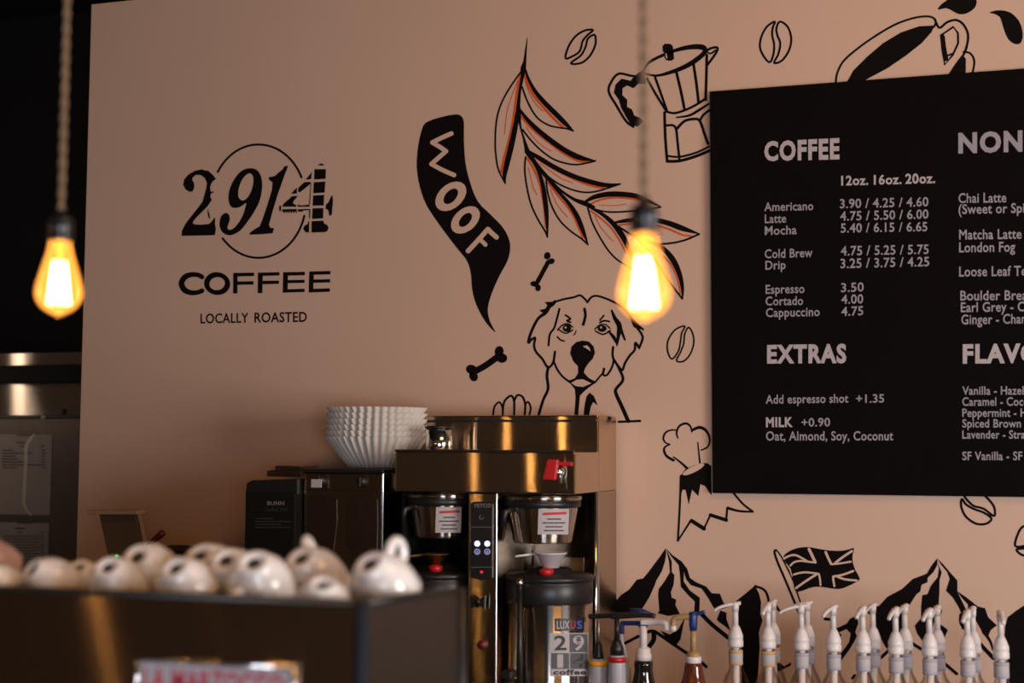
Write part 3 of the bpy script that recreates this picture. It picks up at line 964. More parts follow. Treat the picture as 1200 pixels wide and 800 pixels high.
def pendant(px, py_top, py_bot, depth, label, at=None):
    """hangs plumb from the ceiling; py_top / py_bot: top and bottom of the glass in the photograph"""
    c = at_depth(px, (py_top + py_bot) / 2, depth)
    zt = at_depth(px, py_top, depth).z
    zb = at_depth(px, py_bot, depth).z
    H = zt - zb
    if at:
        c = Vector(at)
        zb = c.z - 0.05
    R = H * 0.295
    r = empty('pendant_light', (c.x, c.y, zb), label, 'light', 'pendant lights')
    gl = MB()
    prof = [(0.0, 0.0), (0.09, 0.004), (0.13, 0.012), (0.30, 0.035), (0.62, 0.09), (0.87, 0.17), (0.98, 0.25), (1.0, 0.31), (0.97, 0.39), (0.88, 0.50),
            (0.76, 0.62), (0.64, 0.74), (0.545, 0.84), (0.49, 0.92), (0.47, 1.0)]
    prof = catmull(prof, 3)
    gl.lathe([(max(p[0], 0) * R, p[1] * H) for p in prof], (c.x, c.y, zb), 40)
    bulb = tag(gl.build('bulb', M['bulb_glass'], r), 'glowing amber glass bulb')
    f = MB()
    n = 9
    for k in range(n):                          # squirrel cage of upright strands
        a0, a1 = 2 * PI * k / n, 2 * PI * (k + 0.5) / n
        f.tube([(c.x + 0.46 * R * math.cos(a0), c.y + 0.46 * R * math.sin(a0), zb + 0.16 * H), (c.x + 0.25 * R * math.cos(a1), c.y + 0.25 * R * math.sin(a1), zb + (0.62 + 0.10 * (k % 2)) * H)], 0.0008, 6)
        a2 = 2 * PI * (k + 1) / n
        f.tube([(c.x + 0.25 * R * math.cos(a1), c.y + 0.25 * R * math.sin(a1), zb + (0.62 + 0.10 * (k % 2)) * H), (c.x + 0.46 * R * math.cos(a2), c.y + 0.46 * R * math.sin(a2), zb + 0.16 * H)], 0.0008, 6)
    f.build('filament', M['filament_bright' if at else 'filament'], bulb)
    s = MB()
    s.tube([(c.x, c.y, zb + 0.62 * H), (c.x, c.y, zb + 1.02 * H)], [0.0035, 0.006], 10)
    s.build('filament_stem', M['bulb_glass'], bulb)
    s = MB()
    q = R * 0.50
    s.lathe([(q * 0.98, 0.985 * H), (q * 1.08, 1.0 * H), (q * 1.10, 1.08 * H), (q * 1.04, 1.10 * H), (q * 1.10, 1.12 * H), (q * 1.08, 1.24 * H), (q * 0.98, 1.29 * H), (q * 0.7, 1.325 * H), (q * 0.42, 1.345 * H), (q * 0.38, 1.40 * H)], (c.x, c.y, zb), 32)
    s.build('socket', M['socket'], r)
    cd = MB()
    z0, z1 = zb + 1.38 * H, 4.2
    m = int((z1 - z0) / 0.0035)
    for ph in (0, PI):                          # two twisted cloth leads
        cd.tube([(c.x + 0.0024 * math.cos(ph + k * 0.55), c.y + 0.0024 * math.sin(ph + k * 0.55), z0 + (z1 - z0) * k / m) for k in range(m + 1)], 0.0026, 6)
    cd.build('cord', M['cord'], r)
    l = bpy.data.lights.new('bulb_light', 'POINT')
    l.energy = 0.4
    l.color = (1.0, 0.55, 0.22)
    l.shadow_soft_size = 0.018
    lo = bpy.data.objects.new('bulb_light', l)
    COL.objects.link(lo)
    lo.parent = r
    lo.location = (0, 0, 0.4 * H)
    return r


pendant(755, 272, 377, 1.57, 'glowing filament bulb on a twisted cord in front of the leaf branch drawing')
pendant(69.5, 281, 370.5, 1.86, 'glowing filament bulb on a twisted cord at far left beside the wall end')
pendant(69.5, 281, 370.5, 1.86, 'filament bulb beyond the left picture edge, mirrored right of centre in the brewer head', (-1.84, 1.58, 1.80))
pendant(69.5, 281, 370.5, 1.86, 'filament bulb in the nearer row off the left edge, mirrored above the brewer panel', (-2.30, 1.02, 1.80))
pendant(69.5, 281, 370.5, 1.86, 'filament bulb in the nearer row off the left edge, mirrored in the espresso machine back', (-1.525, 1.02, 1.80))

# ------------------------------------------------------------------ counters (below the frame)
WORK = 0.76
t = empty('back_counter', (-1.0, 3.95, 0), 'dark back counter along the mural wall under the brewer and syrups', 'counter')
MB().box((WX0 + 0.05, 3.58, WORK - 0.04), (RX - 0.02, WY - 0.004, WORK), 0.004).build('worktop', M['counter'], t)
mb = MB().box((WX0 + 0.08, 3.66, 0.0), (RX - 0.05, WY - 0.01, WORK - 0.04))
mb.build('cabinet', M['black'], t)
YM = 1.585                                     # front face of the espresso machine
pc = at_y(425, 703, YM)
ZM = pc.z
t = empty('bar_counter', (-0.7, 1.8, 0), 'dark bar counter under the espresso machine', 'counter')
MB().box((-2.4, 1.36, 0.90), (0.0, 2.25, 0.94), 0.004).build('worktop', M['counter'], t)
MB().box((-2.36, 1.44, 0.0), (-0.04, 2.2, 0.90)).build('cabinet', M['black'], t)

# ------------------------------------------------------------------ espresso machine
YB = YM + 0.36
pb = at_y(541, 688.5, YB)
XL = pc.x - 1.02
TRAY = ZM - 0.055
M['panel_dark'] = brushed('dark_machine_steel', (0.44, 0.34, 0.27), 0.17, 0.85)
M['side_panel'] = mat('grey_machine_panel', (0.062, 0.048, 0.041), 0.42, 0.85, noise=0.12, nscale=12)
M['blue_black'] = mat('blue_black_trim', (0.020, 0.023, 0.030), 0.7, noise=0.1, nscale=20, spec=0.08)
em = empty('espresso_machine', (pc.x - 0.5, YM + 0.2, 0.94), 'wide dark steel espresso machine seen from behind with cups on top', 'espresso machine')
foot = [(XL, YM + 0.012), (pc.x - 0.012, YM + 0.012), (pb.x - 0.014, YB), (XL, YB)]
fix_normals(MB().prism(foot, 1.04, TRAY, 0.003).build('body', M['black'], em))
fix_normals(MB().prism([(XL, YM), (pc.x - 0.010, YM), (pc.x - 0.010, YM + 0.010), (XL, YM + 0.010)], 1.02, ZM - 0.0075, 0.0).build('back_panel', M['panel_dark'], em))
mb = MB()
mb.tube([(XL, YM + 0.006, ZM - 0.005), (pc.x - 0.006, YM + 0.006, ZM - 0.005)], 0.0055, 12)
mb.build('top_rail', M['black'], em)
d = (pb - pc)
d.z = 0
d.normalize()
nrm = Vector((d.y, -d.x, 0))
zb_ = pb.z
mb = MB()
s0, s1 = pc + d * 0.006, Vector((pb.x, pb.y, 0)) - d * 0.008
mb.prism([(s0.x, s0.y), (s1.x, s1.y), (s1.x - nrm.x * 0.01, s1.y - nrm.y * 0.01), (s0.x - nrm.x * 0.01, s0.y - nrm.y * 0.01)], 1.02, [ZM - 0.006, zb_ - 0.006, zb_ - 0.006, ZM - 0.006], 0.0015)
fix_normals(mb.build('side_panel', M['side_panel'], em))
mb = MB()
mb.tube([(pc.x, pc.y + 0.006, ZM - 0.004), (pb.x - 0.004, pb.y, zb_ - 0.004)], 0.005, 12)
mb.build('top_rail', M['black'], em)
mb = MB()
mb.tube([(pc.x - 0.003, pc.y + 0.006, 1.0), (pc.x - 0.003, pc.y + 0.006, ZM - 0.001)], 0.0085, 16)
mb.build('corner_post', M['blue_black'], em)
mb = MB()
mb.tube([(pb.x, pb.y, 1.0), (pb.x, pb.y, zb_ - 0.001)], 0.008, 16)
mb.build('corner_post', M['black'], em)
for fx in (XL + 0.06, pc.x - 0.08):
    for fy in (YM + 0.06, YB - 0.06):
        mb = MB()
        mb.lathe([(0.026, 0.94), (0.028, 0.95), (0.020, 0.97), (0.020, 1.05)], (fx, fy, 0), 20)
        mb.build('foot', M['chrome'], em)
# name plate
q0, q1 = at_y(166, 771.5, YM), at_y(343, 779, YM)
zt_, PLH = q0.z, 0.052
mb = MB()
mb.box((q0.x, YM - 0.006, zt_ - PLH), (q1.x, YM, zt_), 0.003)
pl = tag(mb.build('name_plate', M['chalk_warm'], em), 'pale name plate with red lettering and a shiny rim')
mb = MB()
e = 0.0035
for (a_, b_) in (((q0.x - e, q0.z), (q1.x + e, q0.z)), ((q1.x + e, q0.z), (q1.x + e, q0.z - PLH)), ((q1.x + e, q0.z - PLH), (q0.x - e, q0.z - PLH)), ((q0.x - e, q0.z - PLH), (q0.x - e, q0.z))):
    mb.tube([(a_[0], YM - 0.005, a_[1]), (b_[0], YM - 0.005, b_[1])], 0.0036, 10)
mb.build('plate_rim', M['chrome'], pl)
mb = MB()
gv, gf = glyphs('LA MARZOCCO', 0.03)
ga, gb = min(v[0] for v in gv), max(v[0] for v in gv)
mb.add([(q0.x + 0.008 + (v[0] - ga) / (gb - ga) * (q1.x - q0.x - 0.016), YM - 0.0068, zt_ - 0.036 + v[1] / CAPH * 0.026) for v in gv], gf)
mb.build('plate_lettering', M['label_red'], pl)

# ------------------------------------------------------------------ cups on the machine
M['foot_shade'] = mat('painted_foot_shade', (0.03, 0.026, 0.03), 0.5, noise=0.1, nscale=60)  # shade in the foot-ring hollow, painted as a dark disc
CH, CR = 0.060, 0.043


def make_cup(label):
    """upside-down porcelain cup: mouth down at z = 0, foot ring on top"""
    r = empty('coffee_cup', (0, 0, 0), label, 'cup', 'porcelain cups on the espresso machine')
    b = MB()
    up = [(0.0, 0.0036), (0.0088, 0.0036), (0.0105, 0.0022), (0.013, 0.0004), (0.0165, 0.0), (0.0195, 0.0008), (0.0215, 0.0030), (0.0225, 0.006), (0.0275, 0.010), (0.0340, 0.018), (0.0388, 0.029), (0.0415, 0.042), (0.043, 0.0595), (0.0424, 0.060), (0.0415, 0.0592),
          (0.0395, 0.043), (0.036, 0.030), (0.030, 0.019), (0.020, 0.0125), (0.0, 0.011)]
    b.lathe([(p[0], CH - p[1]) for p in up], (0, 0, 0), 40)
    fix_normals(b.build('body', M['white'], r))
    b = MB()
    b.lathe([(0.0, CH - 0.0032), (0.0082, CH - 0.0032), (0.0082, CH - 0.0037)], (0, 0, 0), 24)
    fix_normals(b.build('foot_shade_disc', M['foot_shade'], r))
    b = MB()
    path = catmull([(0.0335, 0, CH - 0.020), (0.043, 0, CH - 0.0145), (0.053, 0, CH - 0.016), (0.0585, 0, CH - 0.024), (0.0565, 0, CH - 0.034), (0.049, 0, CH - 0.042), (0.0405, 0, CH - 0.045)], 5)
    b.tube(path, [0.0068 - 0.0012 * math.sin(PI * k / (len(path) - 1)) for k in range(len(path))], 12)
    b.build('handle', M['white'], r)
    return r


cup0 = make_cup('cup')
CUPS = [  # foot ring centre px, py, row depth, tilt to camera, roll, handle turn, label
    (126, 663, 0.115, 40, 4, 250, 'white cup tipped to show its foot ring, just left of the green light'),
    (205, 664, 0.110, 40, -3, 255, 'smaller white cup tipped forward left of the large middle cup'),
    (297, 651, 0.140, 38, 8, 262, 'large bright white cup tipped forward in the middle of the front row'),
    (432, 659, 0.195, 40, -14, 68, 'large white cup with raised handle at the machine corner'),
    (378, 683, 0.050, 24, 12, 250, 'low white cup just left of the corner cup'),
    (36, 667, 0.115, 46, -30, 250, 'white cup leaning left with its dark hollow foot, under the taped sheets'),
    (-14, 676, 0.105, 40, -10, 160, 'white cup cut off by the left edge of the picture'),
    (160, 651, 0.225, 50, 2, 250, 'shaded cup further back, its small ring facing the camera, under the tilted lid'),
    (233, 648, 0.235, 44, -4, 250, 'brownish shaded cup in the back row below the black box'),
    (264, 655, 0.205, 44, 8, 250, 'shaded cup squeezed against the left side of the large middle cup'),
    (352, 647, 0.235, 40, -10, 104, 'shaded cup with handle up in the gap right of the large middle cup'),
    (92, 664, 0.225, 34, 6, 180, 'brown shaded cup in the back row behind the leaning left cup'),
]
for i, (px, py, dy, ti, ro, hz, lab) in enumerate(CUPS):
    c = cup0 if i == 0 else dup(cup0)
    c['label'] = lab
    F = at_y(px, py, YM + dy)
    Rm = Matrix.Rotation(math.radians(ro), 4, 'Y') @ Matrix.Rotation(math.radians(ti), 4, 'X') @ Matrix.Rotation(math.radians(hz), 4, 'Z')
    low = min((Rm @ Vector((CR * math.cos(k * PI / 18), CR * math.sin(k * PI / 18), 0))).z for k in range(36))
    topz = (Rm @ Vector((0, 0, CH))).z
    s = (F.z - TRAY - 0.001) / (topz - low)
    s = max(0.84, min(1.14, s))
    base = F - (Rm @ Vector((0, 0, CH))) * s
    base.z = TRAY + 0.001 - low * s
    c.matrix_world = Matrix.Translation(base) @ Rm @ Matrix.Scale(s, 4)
# the darker cup lying on its side at the far left
M['cup_pink'] = mat('pinkish_glazed_cup', (0.42, 0.25, 0.20), 0.15, noise=0.1, nscale=15, coat=0.6)
r = empty('coffee_cup', (0, 0, 0), 'pinkish brown glossy cup lying on its side at the left picture edge', 'cup')
b = MB()
b.lathe([(0.0, 0.0), (0.024, 0.0), (0.026, 0.004), (0.034, 0.012), (0.043, 0.03), (0.047, 0.055), (0.048, 0.075), (0.0465, 0.076), (0.045, 0.072), (0.041, 0.03), (0.030, 0.012), (0.0, 0.008)], (0, 0, 0), 40)
fix_normals(b.build('body', M['cup_pink'], r))
b = MB()
b.tube(catmull([(0.043, 0, 0.062), (0.058, 0, 0.064), (0.068, 0, 0.05), (0.062, 0, 0.032), (0.042, 0, 0.026)], 5), 0.005, 12)
b.build('handle', M['cup_pink'], r)
F = at_y(24, 653, YM + 0.235)
Rm = Matrix.Rotation(math.radians(40), 4, 'Z') @ Matrix.Rotation(math.radians(-86), 4, 'Y') @ Matrix.Rotation(math.radians(140), 4, 'Z')
r.matrix_world = Matrix.Translation((F.x, F.y, TRAY + 0.052)) @ Rm

# ------------------------------------------------------------------ batch coffee brewer
BXR = at_y(722, 600, 4.28).x
YH, YHB, YBK = 3.80, 4.06, 4.285


def X(px, Y, py=600):
    return at_y(px, py, Y).x


def Z(py, Y, px=590):
    return at_y(px, py, Y).z


bw = empty('coffee_brewer', ((X(463, YH) + BXR) / 2, 4.1, WORK), 'tall stainless twin coffee brewer with two baskets and a central panel', 'coffee maker')
hx0 = X(463, YH, 550)
hz1, hz0 = Z(529, YH), Z(578, YH)
bx0_ = X(498, YHB, 520)
bz1_ = Z(486.5, YHB)
mb = MB().box((bx0_, YHB, hz0), (BXR, YBK, bz1_), 0.004)
mb.build('tank_housing', M['steel'], bw)
gz = Z(493, YHB)
MB().box((bx0_ + 0.008, YHB - 0.0012, gz - 0.004), (BXR - 0.006, YHB + 0.002, gz + 0.003)).build('lid_seam', M['black'], bw)
mb = MB().box((hx0, YH, hz0), (BXR, YHB + 0.01, hz1), 0.004)
mb.build('brew_head', M['steel'], bw)
MB().box((hx0 - 0.001, YH - 0.0015, hz1 - 0.002), (BXR - 0.004, YH + 0.01, hz1 + 0.005), 0.001).build('head_trim', M['black'], bw)
# rear wall, side wall and base behind the servers
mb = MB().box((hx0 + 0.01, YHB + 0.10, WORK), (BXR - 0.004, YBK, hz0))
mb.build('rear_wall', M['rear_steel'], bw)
mb = MB().box((BXR - 0.012, YHB + 0.01, WORK), (BXR, YBK, hz0), 0.002)
mb.build('side_wall', M['steel_side'], bw)
MB().tube([(BXR - 0.008, YHB, WORK + 0.01), (BXR - 0.008, YHB, hz0)], 0.005, 10).build('side_edge', M['chrome'], bw)
mb = MB().box((hx0, YH + 0.0, WORK), (BXR, YBK, WORK + 0.035), 0.004)
mb.build('base', M['steel_dark'], bw)
MB().box((hx0 + 0.002, YH + 0.05, WORK), (hx0 + 0.012, YBK, hz0)).build('side_wall', M['black_matte'], bw)
# centre column with the control panel
YC = YH + 0.012
cx0, cx1 = X(549, YC), X(583, YC)
MB().box((cx0, YC, WORK + 0.03), (cx1, YHB + 0.11, hz0), 0.003).build('centre_column', M['steel'], bw)
CP = plane_y(YC - 0.006)
pz1, pz0 = Z(588, YC), Z(680, YC)
kx0, kx1 = X(552.5, YC), X(578, YC)
mb = MB()
pts = [(kx0, pz0 + 0.006), ((kx0 + kx1) / 2, pz0 - 0.001), (kx1, pz0 + 0.006), (kx1, pz1 - 0.006), (kx1 - 0.008, pz1), (kx0 + 0.008, pz1), (kx0, pz1 - 0.006)]
mb.prism([(p[0], p[1]) for p in pts], 0, 0.006, 0.0012, 0, Matrix(((1, 0, 0, 0), (0, 0, -1, YC), (0, 1, 0, 0), (0, 0, 0, 1))))
cp = fix_normals(mb.build('control_panel', M['black'], bw))
M['led'] = mat('white_blue_led', (0.3, 0.3, 0.35), 0.4, emit=(0.62, 0.66, 1.0), estr=1.7)
M['led_dim'] = mat('blue_led_ring', (0.1, 0.1, 0.14), 0.4, emit=(0.38, 0.42, 0.85), estr=0.55)
M['led_red'] = mat('red_led', (0.2, 0.0, 0.0), 0.4, emit=(1.0, 0.02, 0.05), estr=1.0)
M['led_green'] = mat('green_led', (0.0, 0.2, 0.02), 0.4, emit=(0.03, 0.9, 0.12), estr=0.8)
for bxp in (559.3, 571):
    mb = MB()
    disc(mb, bxp, 636.8, 3.4, plane_y(YC - 0.0072))
    mb.build('lit_button', M['led'], cp)
    mb = MB()
    stroke(mb, [(bxp + 2.9 * math.cos(t_), 646.2 + 2.9 * math.sin(t_)) for t_ in [2 * PI * k / 14 for k in range(14)]], 1.3, plane_y(YC - 0.0072), 0, True)
    disc(mb, bxp, 646.6, 1.2, plane_y(YC - 0.0072))
    mb.build('button_ring', M['led_dim'], cp)
mb = MB()
disc(mb, 564.4, 670, 1.7, plane_y(YC - 0.0072))
mb.build('indicator_light', M['led_red'], cp)
M['mark_grey'] = mat('grey_print', (0.20, 0.18, 0.17), 0.6, noise=0.1, nscale=50)
mb = MB()
text(mb, 'FETCO', 556, 594.4, 575.5, 594.2, 4.2, plane_y(YC - 0.0071), 0, 0.03)
stroke(mb, [(564 + 2.2 * math.cos(t_), 606 + 2.2 * math.sin(t_)) for t_ in [2 * PI * k / 10 for k in range(8)]], 0.8, plane_y(YC - 0.0071))
stroke(mb, [(553, 617.5), (577.5, 617.3)], 0.6, plane_y(YC - 0.0071), smooth=False)
stroke(mb, [(553, 664.5), (577.5, 664.3)], 0.6, plane_y(YC - 0.0071), smooth=False)
mb.build('panel_lettering', M['mark_grey'], cp)
# faucet with wing handle below the panel
fc = at_y(563, 704, YC)
mb = MB()
for q in (-1, 1):
    mb.prism([(fc.x + q * 0.003, -0.006), (fc.x + q * 0.020, -0.020), (fc.x + q * 0.022, 0.018), (fc.x + q * 0.003, 0.006)], 0, 0.012, 0.0015, 0, Matrix(((1, 0, 0, 0), (0, 0, -1, YC - 0.012), (0, 1, 0, fc.z), (0, 0, 0, 1))))
mb.tube([(fc.x, YC, fc.z), (fc.x, YC - 0.028, fc.z)], 0.007, 14)
fix_normals(mb.build('faucet_wing', M['black'], bw))
fc = at_y(565.5, 755, YC)
mb = MB()
mb.tube([(fc.x, YC + 0.002, fc.z), (fc.x, YC - 0.012, fc.z)], 0.013, 20)
mb.build('faucet_knob', M['red_dark'], bw)
# red hot-water lever on the head
lv = at_y(656, 553, YH)
mb = MB()
mb.tube([(lv.x + 0.002, YH + 0.002, lv.z), (lv.x + 0.002, YH - 0.030, lv.z)], [0.016, 0.013], 18)
mb.tube([(lv.x + 0.004, YH - 0.020, lv.z + 0.010), (lv.x + 0.004, YH - 0.022, lv.z - 0.030)], [0.010, 0.008], 14)
hw = mb.build('water_faucet', M['chrome'], bw)
mb = MB()
LP = Matrix(((1, 0, 0, 0), (0, 0, -1, YH - 0.030), (0, 1, 0, 0), (0, 0, 0, 1)))
pp = [at_y(px, py, YH - 0.03) for px, py in ((642.5, 538), (655, 538.5), (652, 562.5), (637, 561.5))]
mb.prism([(p.x, p.z) for p in pp][::-1], -0.006, 0.012, 0.003, 0, LP)
pp = [at_y(px, py, YH - 0.012) for px, py in ((655, 540.5), (672, 541), (672, 546), (655, 545))]
mb.prism([(p.x, p.z) for p in pp][::-1], -0.016, 0.002, 0.002, 0, LP)
fix_normals(tag(mb.build('faucet_lever', M['red'], hw), 'red faucet lever'))
pp = [at_y(px, py, YH) for px, py in ((666.5, 541), (673, 541), (674, 577), (667, 577))]
# brew baskets under the head
basket_things = []


def basket(px, py0, py1, wpx):
    YK = YH + 0.115
    c = at_y(px, (py0 + py1) / 2, YK)
    k = (at_y(px + 50, py0, YK) - at_y(px - 50, py0, YK)).x / 100
    R = wpx / 2 * k
    z1, z0 = min(Z(py0, YK - R), hz0 - 0.001), Z(py1, YK - R)
    mb = MB()
    mb.lathe([(R * 1.06, z1), (R * 1.06, z1 - 0.012), (R * 0.98, z1 - 0.014), (R * 0.95, z1 - 0.04), (R * 0.80, z0 + 0.006), (R * 0.78, z0), (0.01, z0), (0.0, z0)], (c.x, c.y, 0), 44)
    b = fix_normals(mb.build('brew_basket', M['server_steel'], bw))
    mb = MB()
    mb.lathe([(R * 0.985, z1 - 0.013), (R * 1.02, z1 - 0.016), (R * 1.02, z1 - 0.030), (R * 0.98, z1 - 0.033)], (c.x, c.y, 0), 44)
    fix_normals(mb.build('basket_rim', M['black'], b))
    mb = MB()                                    # handle sticking out to the front
    hx = c.x + R * 0.05
    mb.tube([(c.x - R * 0.55, c.y - R * 0.75, z1 - 0.035), (c.x - R * 0.75, c.y - R * 0.98, z1 - 0.045), (c.x - R * 0.78, c.y - R * 1.02, z1 - 0.085)], [0.008, 0.010, 0.006], 12)
    mb.build('basket_handle', M['black'], b)
    return c, R, b


def basket_label(c, R, b, x0, y0, x1, y1):
    cyl = on_cyl(c.x, c.y, R * 0.965)
    cyl2 = on_cyl(c.x, c.y, R * 0.978)
    mb = MB()
    n = 8
    for i in range(n):
        a0, a1 = x0 + (x1 - x0) * i / n, x0 + (x1 - x0) * (i + 1) / n
        mb.add([cyl(a0, y0), cyl(a1, y0), cyl(a1 - 1, y1), cyl(a0 - 1, y1)], [(0, 1, 2, 3)])
    l = mb.build('basket_label', M['label'], b)
    mb = MB()
    wd = x1 - x0
    stroke(mb, [(x0 + wd * (0.18 + 0.7 * k / 8), y0 + 6 - k / 8) for k in range(9)], 3.0, cyl2, 0, smooth=False)
    mb.build('warning_print', M['label_red'], l)
    mb = MB()
    for r_, (a0, a1) in enumerate(((0.3, 0.75), (0.15, 0.9), (0.25, 0.8), (0.2, 0.85))):
        for k in range(4):
            u0, u1 = a0 + (a1 - a0) * k / 4, a0 + (a1 - a0) * (k + 0.75) / 4
            stroke(mb, [(x0 + wd * u0, y0 + 12 + r_ * 4.5), (x0 + wd * u1, y0 + 12 + r_ * 4.5)], 1.5, cyl2, 0, smooth=False)
    mb.build('small_print', M['label_ink'], l)


c_, R_, b_ = basket(636, 581, 637, 84)
basket_label(c_, R_, b_, 631, 596, 667, 626)
c_, R_, b_ = basket(517, 580, 633, 76)
basket_label(c_, R_, b_, 511, 594, 541, 624)
# grey plate on the rear wall
q0, q1 = at_y(636, 652, YHB + 0.098), at_y(684, 672, YHB + 0.098)
MB().box((q0.x, YHB + 0.095, q1.z), (q1.x, YHB + 0.10, q0.z)).build('rear_plate', M['steel_side'], bw)
# thin fill tube
q = at_y(611, 640, YH + 0.06)
MB().tube([(q.x, YH + 0.17, Z(612, YH)), (q.x, YH + 0.17, Z(668, YH))], 0.003, 8).build('fill_tube', M['chrome'], bw)
# small canister on the head
YCN = YH + 0.15
cc = at_y(514.5, 512, YCN)
rk = (at_y(530, 512, YCN).x - at_y(500, 512, YCN).x) / 2
r = empty('canister', (cc.x, cc.y, hz1), 'small round steel canister with black lid on top of the brewer head', 'canister')
zt_ = at_y(514, 501, YCN).z
fix_normals(MB().lathe([(rk * 0.97, hz1 + 0.005), (rk, hz1 + 0.008), (rk, zt_ - 0.004), (0.0, zt_ - 0.004)], (cc.x, cc.y, 0), 36).build('body', M['chrome'], r))
fix_normals(MB().lathe([(rk * 1.02, zt_ - 0.003), (rk * 1.05, zt_ + 0.001), (rk * 1.02, zt_ + 0.005), (0.0, zt_ + 0.006)], (cc.x, cc.y, 0), 36).build('lid', M['black'], r))

# ------------------------------------------------------------------ thermal servers under the baskets
M['blue'] = mat('blue_plastic', (0.016, 0.035, 0.16), 0.35, noise=0.08, nscale=30)
M['label_blue'] = mat('label_blue_ink', (0.05, 0.10, 0.55), 0.7, noise=0.1, nscale=60)
M['label_grey'] = mat('label_dark_grey', (0.10, 0.10, 0.12), 0.7, noise=0.1, nscale=60)


def server(px, label, full):
    YS = YH + 0.135
    c = at_y(px, 740, YS)
    R = (at_y(px + 50, 740, YS - 0.02).x - at_y(px - 50, 740, YS - 0.02).x) / 2 * 0.985
    r = empty('thermal_server', (c.x, c.y, WORK + 0.035), label, 'coffee dispenser', 'thermal coffee servers')
    yf = YS - R
    zl1, zl0 = Z(679, yf), Z(707, yf)
    zb = WORK + 0.035
    fix_normals(MB().lathe([(R * 0.96, zb + 0.02), (R, zb + 0.03), (R, zl0), (0.0, zl0)], (c.x, c.y, 0), 56).build('body', M['server_steel'], r))
    fix_normals(MB().lathe([(R * 0.97, zb), (R * 1.04, zb), (R * 1.04, zb + 0.03), (R * 0.97, zb + 0.032)], (c.x, c.y, 0), 56).build('base_ring', M['black'], r))
    fix_normals(MB().lathe([(R * 1.005, zl0 - 0.002), (R * 1.015, zl0), (R * 1.01, zl1 - 0.012), (R * 0.99, zl1 - 0.008), (R * 1.03, zl1 - 0.006), (R * 1.03, zl1 + 0.004), (R * 0.98, zl1 + 0.010), (R * 0.55, zl1 + 0.014), (R * 0.50, zl1 + 0.026), (R * 0.30, zl1 + 0.030), (0.0, zl1 + 0.030)],
                          (c.x, c.y, 0), 56).build('lid', M['black'], r))
    v = at_y(px - 10, 668, YS - R * 0.75)
    fix_normals(MB().lathe([(0.014, zl1 + 0.008), (0.020, zl1 + 0.018), (0.021, zl1 + 0.026), (0.014, zl1 + 0.031), (0.0, zl1 + 0.032)], (X(px - 3, YS - R * .6, 668), YS - R * 0.6, 0), 24).build('lid_plug', M['red'], r))
    gx, gy = c.x - R * 0.34 - 0.005, c.y - R * 0.94 - 0.012
    MB().tube([(gx, gy, zb + 0.06), (gx, gy, zl1 - 0.012)], 0.0075, 14).build('sight_gauge', M['black'], r)
    s = bmesh.new()
    bmesh.ops.create_uvsphere(s, u_segments=20, v_segments=12, radius=0.0115)
    mb = MB()
    mb.merge(s, 0, Matrix.Translation((gx, gy - 0.002, zl1 - 0.006)), True)
    mb.tube([(gx, gy, zl1 - 0.012), (gx, gy, zl1 - 0.040)], 0.0055, 12)
    mb.build('gauge_cap', M['chrome'], r)
    mb = MB()                                    # tap
    tx = gx - 0.022
    tz = Z(786, yf)
    mb.tube([(tx, c.y - R * 0.86, tz - 0.035), (tx, gy - 0.03, tz - 0.035)], 0.013, 16)
    mb.tube([(tx, gy - 0.03, tz - 0.02), (tx, gy - 0.03, tz - 0.075)], [0.014, 0.010], 16)
    mb.box((tx - 0.016, gy - 0.055, tz - 0.012), (tx + 0.016, gy - 0.01, tz + 0.010), 0.005)
    mb.build('tap', M['black'], r)
    if full:
        cyl, cyl2, cyl3 = on_cyl(c.x, c.y, R + 0.0008), on_cyl(c.x, c.y, R + 0.0014), on_cyl(c.x, c.y, R + 0.002)

        def patch(mb, x0, y0, x1, y1, cy_, n=10):
            for i in range(n):
                a0, a1 = x0 + (x1 - x0) * i / n, x0 + (x1 - x0) * (i + 1) / n
                mb.add([cy_(a0, y0), cy_(a1, y0), cy_(a1, y1), cy_(a0, y1)], [(0, 1, 2, 3)])
            return mb
        bd = patch(MB(), 650, 724.5, 684.5, 739, cyl).build('badge', M['black'], r)
        mb = MB()
        text(mb, 'LUX', 652.5, 736.5, 667.5, 736.3, 8.8, cyl2, 0, 0.03)
        mb.build('badge_lettering', M['label'], bd)
        text(mb := MB(), 'U', 669, 736.3, 674.3, 736.2, 8.8, cyl2, 0, 0.03)
        mb.build('badge_lettering', M['label_red'], bd)
        text(mb := MB(), 'S', 676, 736.2, 682, 736.2, 8.8, cyl2, 0, 0.03)
        mb.build('badge_lettering', M['label_blue'], bd)
        st = patch(MB(), 644.5, 741.5, 689.5, 792, cyl).build('sticker', M['label'], r)
        mb = patch(MB(), 667.5, 742.5, 688.5, 764, cyl2)
        patch(mb, 646, 765, 667, 783.5, cyl2)
        patch(mb, 668.2, 765, 688.5, 783.5, cyl2)
        mb.build('sticker_squares', M['label_grey'], st)
        mb = MB()
        text(mb, 'coffee', 648.5, 790.2, 687, 790, 5.6, cyl3, 0, 0.05)
        mb.build('sticker_lettering', M['label_ink'], st)
        mb = MB()
        text(mb, '2', 649.5, 761.5, 664, 761.3, 16.5, cyl3, 0, 0.02)
        mb.build('sticker_figure', M['label_ink'], st)
        mb = MB()
        text(mb, '4', 672, 781.2, 685, 781, 14, cyl3, 0, 0.05)
        mb.build('sticker_figure', M['label_ink'], st)
        mb = MB()
        text(mb, '9', 671.5, 761.5, 684.5, 761.3, 16.5, cyl3, 0, 0.02)
        mb.build('sticker_figure', M['label'], st)
        mb = MB()
        text(mb, '1', 653, 781.4, 660, 781.2, 14, cyl3, 0, 0.05)
        mb.build('sticker_figure', M['label'], st)
    return r, c, R, zl1


